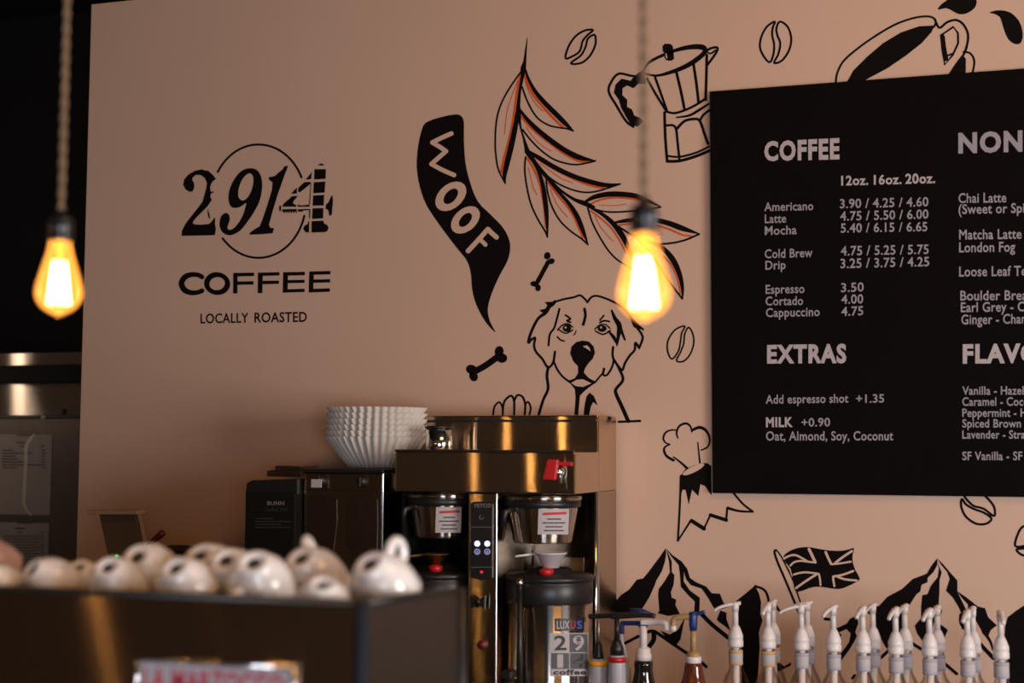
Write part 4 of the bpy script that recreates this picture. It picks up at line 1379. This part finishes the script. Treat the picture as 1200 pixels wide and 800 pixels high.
sv, sc_, sR, slz = server(643.5, 'steel thermal coffee server with number sticker under the right brew basket', True)
sv2, sc2, sR2, slz2 = server(513.5, 'steel thermal coffee server mostly hidden behind the espresso machine under the left basket', False)


# scoops resting on the server lids
def scoop(px, py0, py1, YS, zrest, m, label, wtop):
    c = at_y(px, py1, YS)
    k = (at_y(px + 50, py1, YS).x - at_y(px - 50, py1, YS).x) / 100
    z0 = zrest
    z1 = max(at_y(px, py0, YS).z, z0 + 0.03)
    r = empty('measuring_scoop', (c.x, c.y, z0), label, 'scoop')
    rt, rb = wtop / 2 * k, wtop * 0.26 * k
    fix_normals(MB().lathe([(0.0, z0), (rb, z0), (rt, z1), (rt * 1.04, z1), (rt * 1.04, z1 - 0.003), (rt * 0.93, z1 - 0.003), (rb * 0.9, z0 + 0.003), (0.0, z0 + 0.003)], (c.x, c.y, 0), 32).build('cup', m, r))
    MB().tube([(c.x - rt * 0.9, c.y, z1 - 0.004), (c.x - rt - 0.045, c.y - 0.05, z1 - 0.010)], [0.004, 0.003], 8).build('handle', m, r)
    return r, z1, rt


M['amber_plastic'] = glassy('amber_clear_plastic', (0.75, 0.50, 0.25), 0.8, 0.05, dens=0.45, body=(0.30, 0.17, 0.07))
M['cream'] = mat('cream_plastic', (0.55, 0.46, 0.30), 0.45, noise=0.05, nscale=30)
scoop(645.5, 647, 669, YH + 0.085, slz + 0.031, M['white_plastic'], 'white conical measuring scoop standing on the right server lid', 35)
r2, z2, rt2 = scoop(511, 648, 668, YH + 0.085, slz2 + 0.031, M['amber_plastic'], 'amber see-through scoop with pale handle on the left server lid', 28)

# ------------------------------------------------------------------ twin-hopper grinder left of the brewer
M['bean_dark'] = mat('dark_bean_window', (0.020, 0.011, 0.007), 0.35, noise=0.5, nscale=90, bump=0.3, bscale=120)
YG = 3.84
gx0, gx1 = X(356, YG, 560), X(449, YG, 560)
gz1 = Z(549, YG, 400)
gz0 = WORK
gy1 = 4.26
gr = empty('coffee_grinder', ((gx0 + gx1) / 2, 4.05, WORK), 'steel twin-hopper coffee grinder with two dark bean windows left of the brewer', 'coffee grinder')
fix_normals(MB().box((gx0, YG, gz0), (gx1, gy1, gz1 - 0.012), 0.004).build('body', M['steel_dark'], gr))
MB().box((gx0 - 0.003, YG - 0.006, gz1 - 0.012), (gx1 + 0.003, gy1, gz1), 0.003).build('lid', M['black'], gr)
GP = plane_y(YG - 0.0015)
q = CropS(260, 460, 4.0)
for pts in (((405, 500), (420, 484), (470, 480), (525, 486), (540, 500), (542, 600), (530, 700), (515, 800), (405, 800), (398, 700), (400, 600)),
            ((598, 500), (612, 486), (660, 483), (715, 487), (730, 500), (732, 600), (730, 700), (725, 800), (612, 800), (590, 700), (588, 600))):
    mb = MB()
    pp = [at_y(a_[0], a_[1], YG) for a_ in q(*pts)]
    mb.prism([(p.x, p.z) for p in pp], 0, 0.004, 0.0008, 0, Matrix(((1, 0, 0, 0), (0, 0, -1, YG + 0.0005), (0, 1, 0, 0), (0, 0, 0, 1))))
    fix_normals(mb.build('hopper_window', M['bean_dark'], gr))
mb = MB()
for (px, py) in ((377, 563), (425, 564)):
    p = at_y(px, py, YG)
    mb = MB()
    mb.tube([(p.x, YG + 0.001, p.z), (p.x, YG - 0.008, p.z), (p.x, YG - 0.018, p.z)], [0.017, 0.016, 0.012], 20)
    mb.box((p.x - 0.004, YG - 0.026, p.z - 0.014), (p.x + 0.004, YG - 0.016, p.z + 0.014), 0.002)
    mb.build('dial', M['black'], gr)
p0_, p1_ = at_y(369, 561, YG), at_y(381, 571, YG)
MB().box((p0_.x, YG - 0.0265, p1_.z), (p1_.x, YG - 0.022, p0_.z), 0.001).build('dial_sticker', M['label'], gr)
a0, a1 = at_y(357, 573.5, YG), at_y(446, 573.5, YG)
MB().box((a0.x, YG - 0.004, a0.z - 0.0015), (a1.x, YG + 0.001, a0.z + 0.0015)).build('front_seam', M['black'], gr)
MB().box((gx1 - 0.002, YG - 0.005, WORK), (gx1 + 0.004, YG + 0.006, gz1 - 0.012), 0.002).build('edge_strip', M['chrome'], gr)

# nested paper filters on the grinder
FN = 40
fc = at_y(441, 548, 4.03)
fk = (at_y(491, 548, 4.03).x - at_y(391, 548, 4.03).x) / 100
FLAB = ['lowest white fluted paper filter of the stack on the grinder', 'second paper filter from the bottom of the stack', 'third paper filter from the bottom of the stack',
        'fourth paper filter from the bottom of the stack', 'fifth paper filter from the bottom of the stack', 'topmost paper filter of the stack on the grinder']
def flute(k, i):
    amp = (0.0, 0.0, 0.028, 0.050, 0.052, 0.048)[min(k, 5)]
    return amp * math.sin(2 * PI * i / 6)


f0 = None
fz = gz1 + 0.001
ztop = at_y(441, 512, 4.03).z
rb, rt = 29 * fk, 55 * fk
hF = ztop - fz
for k in range(6):
    if f0 is None:
        f0 = empty('coffee_filter', (fc.x, fc.y, fz), FLAB[0], 'paper filter', 'stacked paper coffee filters')
        mb = MB()
        mb.lathe([(0.0, 0.0), (rb * 0.8, 0.0), (rb, 0.001), (rb + (rt - rb) * 0.35, hF * 0.35), (rb + (rt - rb) * 0.75, hF * 0.75), (rt, hF)], (fc.x, fc.y, fz), FN * 6, flute=flute)
        mb.build('pleated_paper', M['paper'], f0)
        cur = f0
    else:
        cur = dup(f0, FLAB[k])
        cur.location.z = fz + k * 0.0178
        cur.rotation_euler.z = 2 * PI / FN * (k % 3) + 0.004 * k
        s = 1 - 0.008 * k
        cur.scale = (s, s, 1)

# ------------------------------------------------------------------ black bulk grinder with lid
YK = 3.80
kx0, kx1 = X(287, YK, 600), min(X(354, YK, 600), gx0 - 0.006)
kz1 = Z(577, YK, 320)
bk = empty('coffee_grinder', ((kx0 + kx1) / 2, 3.98, WORK), 'black coffee mill with printed front panel and hinged lid', 'coffee grinder')
fix_normals(MB().box((kx0, YK, WORK), (kx1, 4.22, kz1), 0.004).build('body', M['black_matte'], bk))
lp = [at_y(px, py, YK) for px, py in ((285.5, 579.5), (287, 566), (294, 562.5), (352, 561), (354, 579.5))]
mb = MB().prism([(min(p.x, kx1 + 0.001), p.z) for p in lp], 0, 0.41, 0.002, 0, Matrix(((1, 0, 0, 0), (0, 0, -1, 4.22), (0, 1, 0, 0), (0, 0, 0, 1))))
fix_normals(mb.build('lid', M['black'], bk))
lp = [at_y(px, py, YK + 0.15) for px, py in ((312, 558), (313, 551.5), (322, 550), (352, 549.5), (354, 559))]
mb = MB().prism([(min(p.x, kx1 + 0.001), p.z) for p in lp], 0, 0.16, 0.002, 0, Matrix(((1, 0, 0, 0), (0, 0, -1, YK + 0.31), (0, 1, 0, 0), (0, 0, 0, 1))))
fix_normals(mb.build('hopper_cover', M['steel_dark'], bk))
lp = [at_y(px, py, YK + 0.15) for px, py in ((322, 549.5), (323, 545.5), (353, 546), (354, 549.5))]
mb = MB().prism([(min(p.x, kx1 + 0.001), p.z) for p in lp], 0, 0.12, 0.001, 0, Matrix(((1, 0, 0, 0), (0, 0, -1, YK + 0.27), (0, 1, 0, 0), (0, 0, 0, 1))))
fix_normals(mb.build('cover_plate', M['steel_side'], bk))
KP = plane_y(YK - 0.0012)
mb = MB()
text(mb, 'BUNN', 313, 591.6, 333, 591.6, 4.3, KP, 0, 0.04)
mb.build('maker_lettering', M['label_grey'] if False else M['mark_grey'], bk)
mb = MB()
text(mb, 'Coffee Mill', 309.5, 599.2, 336, 599, 4.4, KP, 0, 0.0, None, 1.2)
for k, (u0, u1) in enumerate(((300, 320), (300, 342), (299.5, 330), (299.5, 341))):
    for j in range(5):
        stroke(mb, [(u0 + (u1 - u0) * j / 5, 607.5 + k * 3.4), (u0 + (u1 - u0) * (j + 0.8) / 5, 607.5 + k * 3.4)], 1.2, KP, 0, smooth=False)
M['mark_dim'] = mat('faint_print', (0.045, 0.04, 0.04), 0.6, noise=0.1, nscale=50)
mb.build('small_print', M['mark_dim'], bk)

# ------------------------------------------------------------------ device with flip lid, black box and red handled tool
YD = 4.0
M['tan_plastic'] = mat('tan_plastic', (0.30, 0.19, 0.10), 0.55, noise=0.1, nscale=10)
M['olive'] = mat('dark_olive_panel', (0.075, 0.046, 0.024), 0.5, noise=0.15, nscale=10)
q = CropS(0, 400, 2.9615)
dx0, dx1 = X(118, YD, 650), X(173, YD, 650)
dz = Z(652, YD, 140)
dv = empty('countertop_device', ((dx0 + dx1) / 2, YD + 0.1, WORK), 'tan countertop device with its olive lid flipped up behind the cups', 'device')
fix_normals(MB().box((dx0, YD, WORK), (dx1, YD + 0.2, dz), 0.006).build('body', M['tan_plastic'], dv))
pp = [at_y(a_[0], a_[1], YD + 0.02) for a_ in q((376, 745), (345, 600), (470, 598), (508, 745))]
mb = MB().prism([(p.x, p.z) for p in pp], 0, 0.012, 0.002, 0, Matrix(((1, 0, 0, 0), (0, 0, -1, YD + 0.03), (0, 1, 0, 0), (0, 0, 0, 1))))
ld = fix_normals(mb.build('flip_lid', M['olive'], dv))
pp = [at_y(a_[0], a_[1], YD + 0.02) for a_ in q((320, 586), (494, 585), (492, 599), (324, 599))]
mb = MB().prism([(p.x, p.z) for p in pp], 0, 0.05, 0.002, 0, Matrix(((1, 0, 0, 0), (0, 0, -1, YD + 0.04), (0, 1, 0, 0), (0, 0, 0, 1))))
fix_normals(mb.build('lid_ledge', M['tan_plastic'], ld))
pp = [at_y(a_[0], a_[1], YD + 0.012) for a_ in q((474, 598), (484, 598), (514, 745), (504, 745))]
mb = MB().prism([(p.x, p.z) for p in pp], 0, 0.004, 0.0005, 0, Matrix(((1, 0, 0, 0), (0, 0, -1, YD + 0.02), (0, 1, 0, 0), (0, 0, 0, 1))))
fix_normals(mb.build('lid_edge', M['tan_plastic'], ld))
pp = at_y(135, 645, YD - 0.004)
s = bmesh.new()
bmesh.ops.create_uvsphere(s, u_segments=12, v_segments=8, radius=0.006)
MB().merge(s, 0, Matrix.Translation((pp.x, YD + 0.005, dz)), True).build('status_light', M['led_green'], dv)

bx_ = empty('black_box', (X(195, YD, 650), YD + 0.08, WORK), 'black box with faint white figures behind the cups left of the black mill', 'box')
pp = [at_y(px, py, YD) for px, py in ((174, 641.5), (191, 641.5), (216, 646), (218, 655))]
xs = [p.x for p in pp]
xs[0] = max(xs[0], dx1 + 0.002)
mb = MB().prism([(xs[0], pp[0].z), (xs[1], pp[1].z), (xs[2], pp[2].z), (xs[2], WORK), (xs[0], WORK)], 0, 0.14, 0.003, 0, Matrix(((1, 0, 0, 0), (0, 0, -1, YD + 0.14), (0, 1, 0, 0), (0, 0, 0, 1))))
fix_normals(mb.build('body', M['black_matte'], bx_))
mb = MB()
text(mb, '2.0oz', 188.5, 653.5, 211, 654, 7, plane_y(YD - 0.001), 0, 0.0)
mb.build('figures', M['mark_grey'], bx_)
p0_, p1_ = at_y(177, 643, YD + 0.05), at_y(191, 630.5, YD + 0.05)
dirv = (p1_ - p0_)
tl = empty('red_handled_tool', (p0_.x, YD + 0.05, pp[0].z), 'dark red handle of a tool lying tilted on the black box', 'tool')
a_ = p0_.copy()
a_.z = pp[0].z + 0.0115
b_ = a_ + dirv * 1.0
MB().tube([a_, a_ + dirv * 0.15, a_ + dirv * 0.8, b_, b_ + dirv * 0.05], [0.008, 0.0095, 0.0115, 0.0115, 0.006], 18).build('grip', M['red_dark'], tl)
MB().tube([a_ - dirv * 0.02, a_ + Vector((-0.025, 0, -0.0075))], 0.0028, 10).build('shaft', M['black'], tl)

# ------------------------------------------------------------------ kitchen appliance beyond the wall end
YA = 5.55
ax0, ax1 = X(-70, YA, 500), X(112, YA, 500)
rf = empty('kitchen_oven', ((ax0 + ax1) / 2, YA + 0.3, 0), 'stainless kitchen appliance with black handle band beyond the wall end', 'appliance')
za, zb1, zb0, zc = Z(413, YA, 50), Z(428, YA, 50), Z(449, YA, 50), Z(488, YA, 50)
MB().box((ax0, YA + 0.02, 0.02), (ax1, YA + 0.6, za), 0.004).build('cabinet', M['steel_side'], rf)
MB().box((ax0, YA, zb1), (ax1, YA + 0.02, za), 0.002).build('top_panel', M['appliance_steel'], rf)
MB().box((ax0, YA - 0.03, zb0), (ax1, YA + 0.02, zb1), 0.006).build('handle_band', M['black_matte'], rf)
MB().box((ax0, YA, zc + 0.006), (ax1, YA + 0.02, zb0), 0.002).build('upper_panel', M['appliance_steel'], rf)
MB().box((ax0, YA - 0.012, zc - 0.008), (ax1, YA + 0.02, zc + 0.006), 0.003).build('ledge', M['black'], rf)
M['door_steel'] = mat('dull_door_steel', (0.17, 0.135, 0.115), 0.5, 0.7, noise=0.1, nscale=6, aniso=0.4)
MB().box((ax0, YA - 0.004, 0.1), (ax1, YA + 0.02, zc - 0.008), 0.002).build('door', M['door_steel'], rf)
p = at_y(75, 482, YA)
MB().tube([(p.x, YA + 0.002, p.z), (p.x, YA - 0.004, p.z)], 0.012, 18).build('lock', M['black'], rf)
p = at_y(51, 489, YA - 0.014)
MB().box((p.x - 0.012, YA - 0.018, p.z - 0.006), (p.x + 0.012, YA - 0.011, p.z + 0.008), 0.001).build('white_tab', M['label'], rf)


M['tape_highlight'] = mat('tape_highlight', (0.62, 0.55, 0.50), 0.35, noise=0.3, nscale=60)  # clear tape whose crease highlight is painted in as a pale colour


def notice(x0, y0, x1, y1, label, rows, crease=None):
    Y = YA - 0.0065
    a, b = at_y(x0, y0, Y), at_y(x1, y1, Y)
    r = empty('paper_notice', ((a.x + b.x) / 2, Y, b.z), label, 'paper')
    MB().box((a.x, Y, b.z), (b.x, Y + 0.0012, a.z)).build('sheet', M['sheet'], r)
    t0, t1 = at_y(20.5, y0 - 4, Y), at_y(38, y0 + 2, Y)
    MB().box((t0.x, Y - 0.0010, t1.z), (t1.x, Y - 0.0002, t0.z)).build('tape', M['tape'], r)
    mb = MB()
    pl = plane_y(Y - 0.0009)
    for (u0, u1, yy, ww) in rows:
        k = 0
        u = u0
        rnd = random.Random(int(yy * 7))
        while u < u1 - 1:
            ln = min(rnd.uniform(2, 6), u1 - u)
            stroke(mb, [(u, yy), (u + ln, yy)], ww, pl, 0, smooth=False)
            u += ln + 0.9
    mb.build('print', M['label_ink'], r)
    if crease:
        mb = MB()
        stroke(mb, crease, [1.5, 4, 4.5, 4, 4.5, 4, 3, 1.5], plane_y(Y - 0.0016))
        tag(mb.build('tape_highlight', M['tape_highlight'], r), 'creased strip of clear tape with its highlight painted pale')


rows = [(20, 31, 518.5, 1.4), (24, 29, 522.5, 1.1), (48, 53, 522.5, 1.1)]
for k, w_ in enumerate((12, 34, 15, 18, 26, 46, 16)):
    rows += [(3, 3 + w_, 527.5 + k * 3.4, 1.2), (49, 53, 527.5 + k * 3.4, 1.2)]
notice(-6, 509, 58.5, 603.5, 'upper printed sheet taped to the stainless appliance door', rows, ((40, 508.5), (35, 515), (31, 523), (30, 545), (29, 570), (28, 588), (31, 597), (37, 604)))
rows = [(18, 29, 619, 1.4), (21, 26, 623.5, 1.1)] + [(3, 46, 628 + k * 3.4, 0.9) for k in range(9)] + [(48, 51, 624 + k * 3.4, 1.0) for k in range(10)]
notice(-6, 611.5, 56, 668, 'lower printed sheet taped to the appliance door, half behind the cups', rows)

# ------------------------------------------------------------------ syrup bottles with white pumps
M['clear'] = glassy('clear_bottle_glass', (0.93, 0.90, 0.87), 0.55, 0.03)
M['syrup'] = mat('dark_syrup', (0.10, 0.045, 0.02), 0.2, noise=0.1, nscale=10)
M['band'] = mat('orange_band', (0.70, 0.33, 0.04), 0.6, noise=0.1, nscale=60)
M['band_lilac'] = mat('lilac_band', (0.42, 0.36, 0.48), 0.6, noise=0.1, nscale=60)
YP = 3.93
ZP = at_y(937, 709.5, YP).z


def make_pump(label, banded, two=False):
    r = empty('syrup_bottle', (0, 0, WORK), label, 'syrup bottle', 'syrup bottles with white pumps')
    H = ZP - WORK
    n = MB()
    gl = [(0.0, 0.004), (0.034, 0.004), (0.0385, 0.010), (0.0385, H - 0.235), (0.037, H - 0.218), (0.030, H - 0.196), (0.0205, H - 0.180), (0.0172, H - 0.168), (0.0165, H - 0.120), (0.0165, H - 0.112)]
    n.lathe(gl, (0, 0, WORK), 36)
    b = fix_normals(n.build('glass_bottle', M['clear'], r))
    n = MB()
    n.lathe([(0.0, 0.006), (0.035, 0.006), (0.0365, 0.012), (0.0365, H - 0.30), (0.0, H - 0.30)], (0, 0, WORK), 30)
    fix_normals(n.build('syrup', M['syrup'], b))
    n = MB()
    n.tube([(0, 0, WORK + 0.02), (0, 0, WORK + H - 0.115)], 0.0095, 14)
    n.build('dip_tube', M['white_plastic'], b)
    n = MB()
    n.lathe([(0.0183, H - 0.165), (0.0190, H - 0.164), (0.0190, H - 0.126), (0.0183, H - 0.125)], (0, 0, WORK), 32)
    lb = fix_normals(n.build('neck_label', M['label'], r))
    for (z0, z1) in ((H - 0.163, H - 0.158), (H - 0.132, H - 0.127)):
        n = MB()
        n.lathe([(0.0190, z0), (0.0194, z0), (0.0194, z1), (0.0190, z1)], (0, 0, WORK), 32)
        fix_normals(n.build('label_stripe', M['band'] if banded else M['band_lilac'], lb))
    n = MB()
    n.lathe([(0.0, H - 0.116), (0.0198, H - 0.116), (0.0206, H - 0.112), (0.0206, H - 0.100), (0.0186, H - 0.097), (0.0200, H - 0.095), (0.0200, H - 0.086), (0.0165, H - 0.076), (0.0125, H - 0.066), (0.0095, H - 0.060), (0.0, H - 0.058)], (0, 0, WORK), 32)
    fix_normals(n.build('pump_collar', M['white_plastic'], r))
    n = MB()
    n.tube([(0, 0, WORK + H - 0.062), (0, 0, WORK + H - 0.008)], [0.0078, 0.0072], 16)
    n.build('pump_stem', M['white_plastic'], r)
    n = MB()                                     # flat curved spout with a round button over the stem
    path = catmull([(0.014, 0, H + 0.001), (0.0, 0, H - 0.001), (-0.02, 0, H - 0.004), (-0.042, 0, H - 0.011), (-0.058, 0, H - 0.020)], 4)
    m = len(path)
    vs, fs = [], []
    for i, p in enumerate(path):
        wv = 0.0085 - 0.0030 * i / (m - 1)
        hv = 0.0058 - 0.0015 * i / (m - 1)
        for k in range(10):
            an = 2 * PI * k / 10
            vs.append((p[0], wv * math.cos(an), WORK + p[2] + hv * math.sin(an)))
    for i in range(m - 1):
        for k in range(10):
            l = (k + 1) % 10
            fs.append((i * 10 + k, i * 10 + l, (i + 1) * 10 + l, (i + 1) * 10 + k))
    fs.append(tuple(range(10)))
    fs.append(tuple(range((m - 1) * 10, m * 10)))
    n.add(vs, fs, 0, True)
    n.lathe([(0.0, H - 0.022), (0.0085, H - 0.022), (0.0095, H - 0.010), (0.0095, H + 0.002), (0.0, H + 0.005)], (0, 0, WORK), 24)
    fix_normals(n.build('pump_spout', M['white_plastic'], r))
    return r


pump_a = make_pump('a', True)
pump_b = make_pump('b', False)
NAMES = ['first', 'second', 'third', 'fourth', 'fifth', 'sixth', 'seventh', 'eighth', 'ninth']
FRONT = [(862, 14), (900, 84), (939, 12), (976.5, 68), (1011, 78), (1049.5, 76), (1089, 76), (1133.5, 80), (1172.5, 96)]
ua = ub = False
for i, (px, ang) in enumerate(FRONT):
    src = pump_a if i < 2 else pump_b
    if i == 0 or i == 2:
        c = src
    else:
        c = dup(src)
    band = 'orange-banded neck label' if i < 2 else 'lilac neck label'
    c['label'] = ['clear syrup bottle with white pump and orange-banded label, nearest the amber bottle', 'clear syrup bottle with orange-banded label before the dark mountain, pump facing forward'][i] if i < 2 else \
        'white pump syrup bottle, %s from left in the front row' % NAMES[i]
    p = at_y(px, 735, YP)
    c.location = (p.x, YP, WORK)
    c.rotation_euler.z = math.radians(ang)
YP2 = YP + 0.085
BACK = [(906, 76), (946, 20), (1023, 70), (1060.5, 72), (1098.5, 76), (1140, 80)]
for i, (px, ang) in enumerate(BACK):
    c = dup(pump_a if i == 0 else pump_b)
    c['label'] = ('orange-banded syrup bottle with white pump in the back row, leftmost there' if i == 0 else 'white pump syrup bottle in the back row, %s there from left' % NAMES[i])
    p = at_y(px, 735, YP2)
    c.location = (p.x, YP2, WORK)
    c.rotation_euler.z = math.radians(ang)


# ------------------------------------------------------------------ sauce and topping bottles between brewer and syrups
M['grey_bottle'] = mat('grey_plastic_bottle', (0.42, 0.41, 0.46), 0.35, noise=0.05, nscale=20)
M['gold'] = mat('gold_plastic', (0.40, 0.26, 0.10), 0.40, noise=0.08, nscale=30)
M['amber_sauce'] = mat('red_brown_sauce', (0.115, 0.024, 0.010), 0.12, noise=0.3, nscale=25, coat=0.6)
M['dark_sauce'] = mat('dark_sauce_bottle', (0.012, 0.009, 0.008), 0.10, noise=0.2, nscale=25, coat=0.7)
M['orange_cap'] = mat('yellow_orange_band', (0.80, 0.36, 0.02), 0.45, noise=0.05, nscale=30)


def bottle(px, Y, prof, m, name, label, cat='bottle'):
    """prof: (half width px, py) from the top of the body down"""
    p = at_y(px, 760, Y)
    k = (at_y(px + 50, 760, Y).x - at_y(px - 50, 760, Y).x) / 100
    r = empty(name, (p.x, Y, WORK), label, cat)
    pr = [(w_ * k, at_y(px, py, Y).z) for w_, py in prof]
    pr = [(0.0, pr[0][1])] + pr
    pr += [(pr[-1][0], WORK + 0.012), (pr[-1][0] * 0.93, WORK + 0.002), (0.0, WORK + 0.002)]
    fix_normals(MB().lathe(pr, (p.x, Y, 0), 36).build('body', m, r))
    return r, p, k, (lambda py: at_y(px, py, Y).z)


def ring(r, p, k, zf, name, m, prof, n=30):
    mb = MB()
    mb.lathe([(max(w_, 0) * k, zf(py)) for w_, py in prof], (p.x, p.y, 0), n)
    return fix_normals(mb.build(name, m, r))


def spouty(r, p, zf, Y, name, m, pts, rad):
    mb = MB()
    mb.tube(catmull([at_y(px, py, Y) for px, py in pts], 5) if len(pts) > 2 else [at_y(px, py, Y) for px, py in pts], rad, 12)
    return mb.build(name, m, r)


YT = 3.90
r, p, k, zf = bottle(701.5, YT, ((6, 771), (10.8, 774), (11.3, 779), (11.5, 800)), M['grey_bottle'], 'topping_bottle', 'slim grey bottle with a yellow-orange band beside the brewer')
ring(r, p, k, zf, 'colour_band', M['orange_cap'], [(10.9, 773.2), (11.7, 773.4), (11.8, 779.4), (11.0, 779.6)])
ring(r, p, k, zf, 'collar', M['black'], [(0, 752), (2.6, 752), (4.4, 756), (4.8, 763), (6.2, 768), (6.2, 772), (0, 772)])
ring(r, p, k, zf, 'stem', M['steel_side'], [(1.9, 726), (1.9, 754)], 14)
spouty(r, p, zf, YT, 'spout', M['black'], ((690, 722.5), (701, 721.5), (730, 720.5), (744, 719.5)), 0.0072)
YT = 3.87
r, p, k, zf = bottle(723, YT, ((7, 766), (9.2, 769), (9.6, 776), (10.2, 786), (10.2, 800)), M['grey_bottle'], 'topping_bottle', 'slim grey bottle with a red band left of the cream bottle')
ring(r, p, k, zf, 'colour_band', M['red'], [(9.2, 768.8), (9.9, 769), (10.2, 775.2), (9.4, 775.4)])
ring(r, p, k, zf, 'collar', M['black'], [(0, 749), (4.6, 750), (5.4, 753), (7.6, 758), (8.0, 767), (0, 767)])
ring(r, p, k, zf, 'stem', M['black'], [(2.8, 724), (3.2, 751)], 14)
spouty(r, p, zf, YT, 'spout', M['black'], ((716, 722.5), (730, 722), (752, 720.8), (767, 721.5)), 0.0066)
YT = 4.0
r, p, k, zf = bottle(734, YT, ((1.8, 770), (3.2, 781), (5.2, 783), (5.5, 800)), M['cream'], 'sauce_bottle', 'narrow cream-yellow bottle with blue and white pump behind the red-banded one')
spouty(r, p, zf, YT, 'pump_pipe', M['blue'], ((729, 742), (729, 732), (731, 730), (752, 730)), 0.0068)
spouty(r, p, zf, YT, 'pump_tip', M['white_plastic'], ((728.5, 743), (729, 752), (732, 762), (734, 771)), 0.0052)
YT = 3.94
r, p, k, zf = bottle(754, YT, ((10.5, 774), (11, 778), (10.4, 784), (11.5, 792), (13.5, 800)), M['dark_sauce'], 'sauce_bottle', 'dark chocolate-coloured bottle with white pump collar and bent white spout')
ring(r, p, k, zf, 'pump_collar', M['white_plastic'], [(0, 758), (6, 758), (8, 760), (8.2, 765), (9.2, 766), (9.4, 773), (0, 774)])
ring(r, p, k, zf, 'pump_stem', M['white_plastic'], [(4.2, 733), (4.4, 760)], 18)
sp = spouty(r, p, zf, YT, 'pump_spout', M['white_plastic'], ((751, 729), (765, 728.5), (775, 728.6), (780, 731), (780.5, 738)), 0.0088)
spouty(r, p, zf, YT, 'spout_joint', M['blue'], ((749, 734), (753, 731), (758, 735)), 0.0062)
mb = MB()
mb.tube([at_y(738, 716, YT), at_y(752, 717, YT), at_y(768, 721.5, YT)], [0.009, 0.010, 0.005], 12)
mb.build('pump_lever', M['blue'], r)
YT = 3.90
r, p, k, zf = bottle(812.5, YT, ((9.5, 776), (10.5, 780), (11, 786), (13, 795), (15.5, 803)), M['amber_sauce'], 'sauce_bottle', 'red-brown sauce bottle with gold and blue pump left of the syrup row')
ring(r, p, k, zf, 'cap', M['white_plastic'], [(0, 768.5), (8.8, 768.6), (9.2, 770), (9.2, 775), (8.8, 776.4), (0, 776.5)])
ring(r, p, k, zf, 'pump_collar', M['gold'], [(0, 762.5), (5.5, 763), (7.8, 766), (8.0, 769), (0, 769)])
ring(r, p, k, zf, 'pump_stem', M['gold'], [(3.4, 737), (3.6, 765)], 18)
ring(r, p, k, zf, 'pump_head', M['blue'], [(0, 716), (4.6, 717), (5.2, 722), (5.0, 732), (4.2, 738.5), (0, 738.5)])
spouty(r, p, zf, YT, 'pump_spout', M['gold'], ((811, 722), (800, 722.6), (791, 724.5), (788.8, 729), (788.8, 735)), 0.0082)
spouty(r, p, zf, YT, 'spout_tip', M['white_plastic'], ((788.8, 733), (788.8, 739)), 0.0092)
spouty(r, p, zf, YT, 'pump_lever', M['blue'], ((812, 721), (818, 719), (825.5, 716.5)), 0.0052)
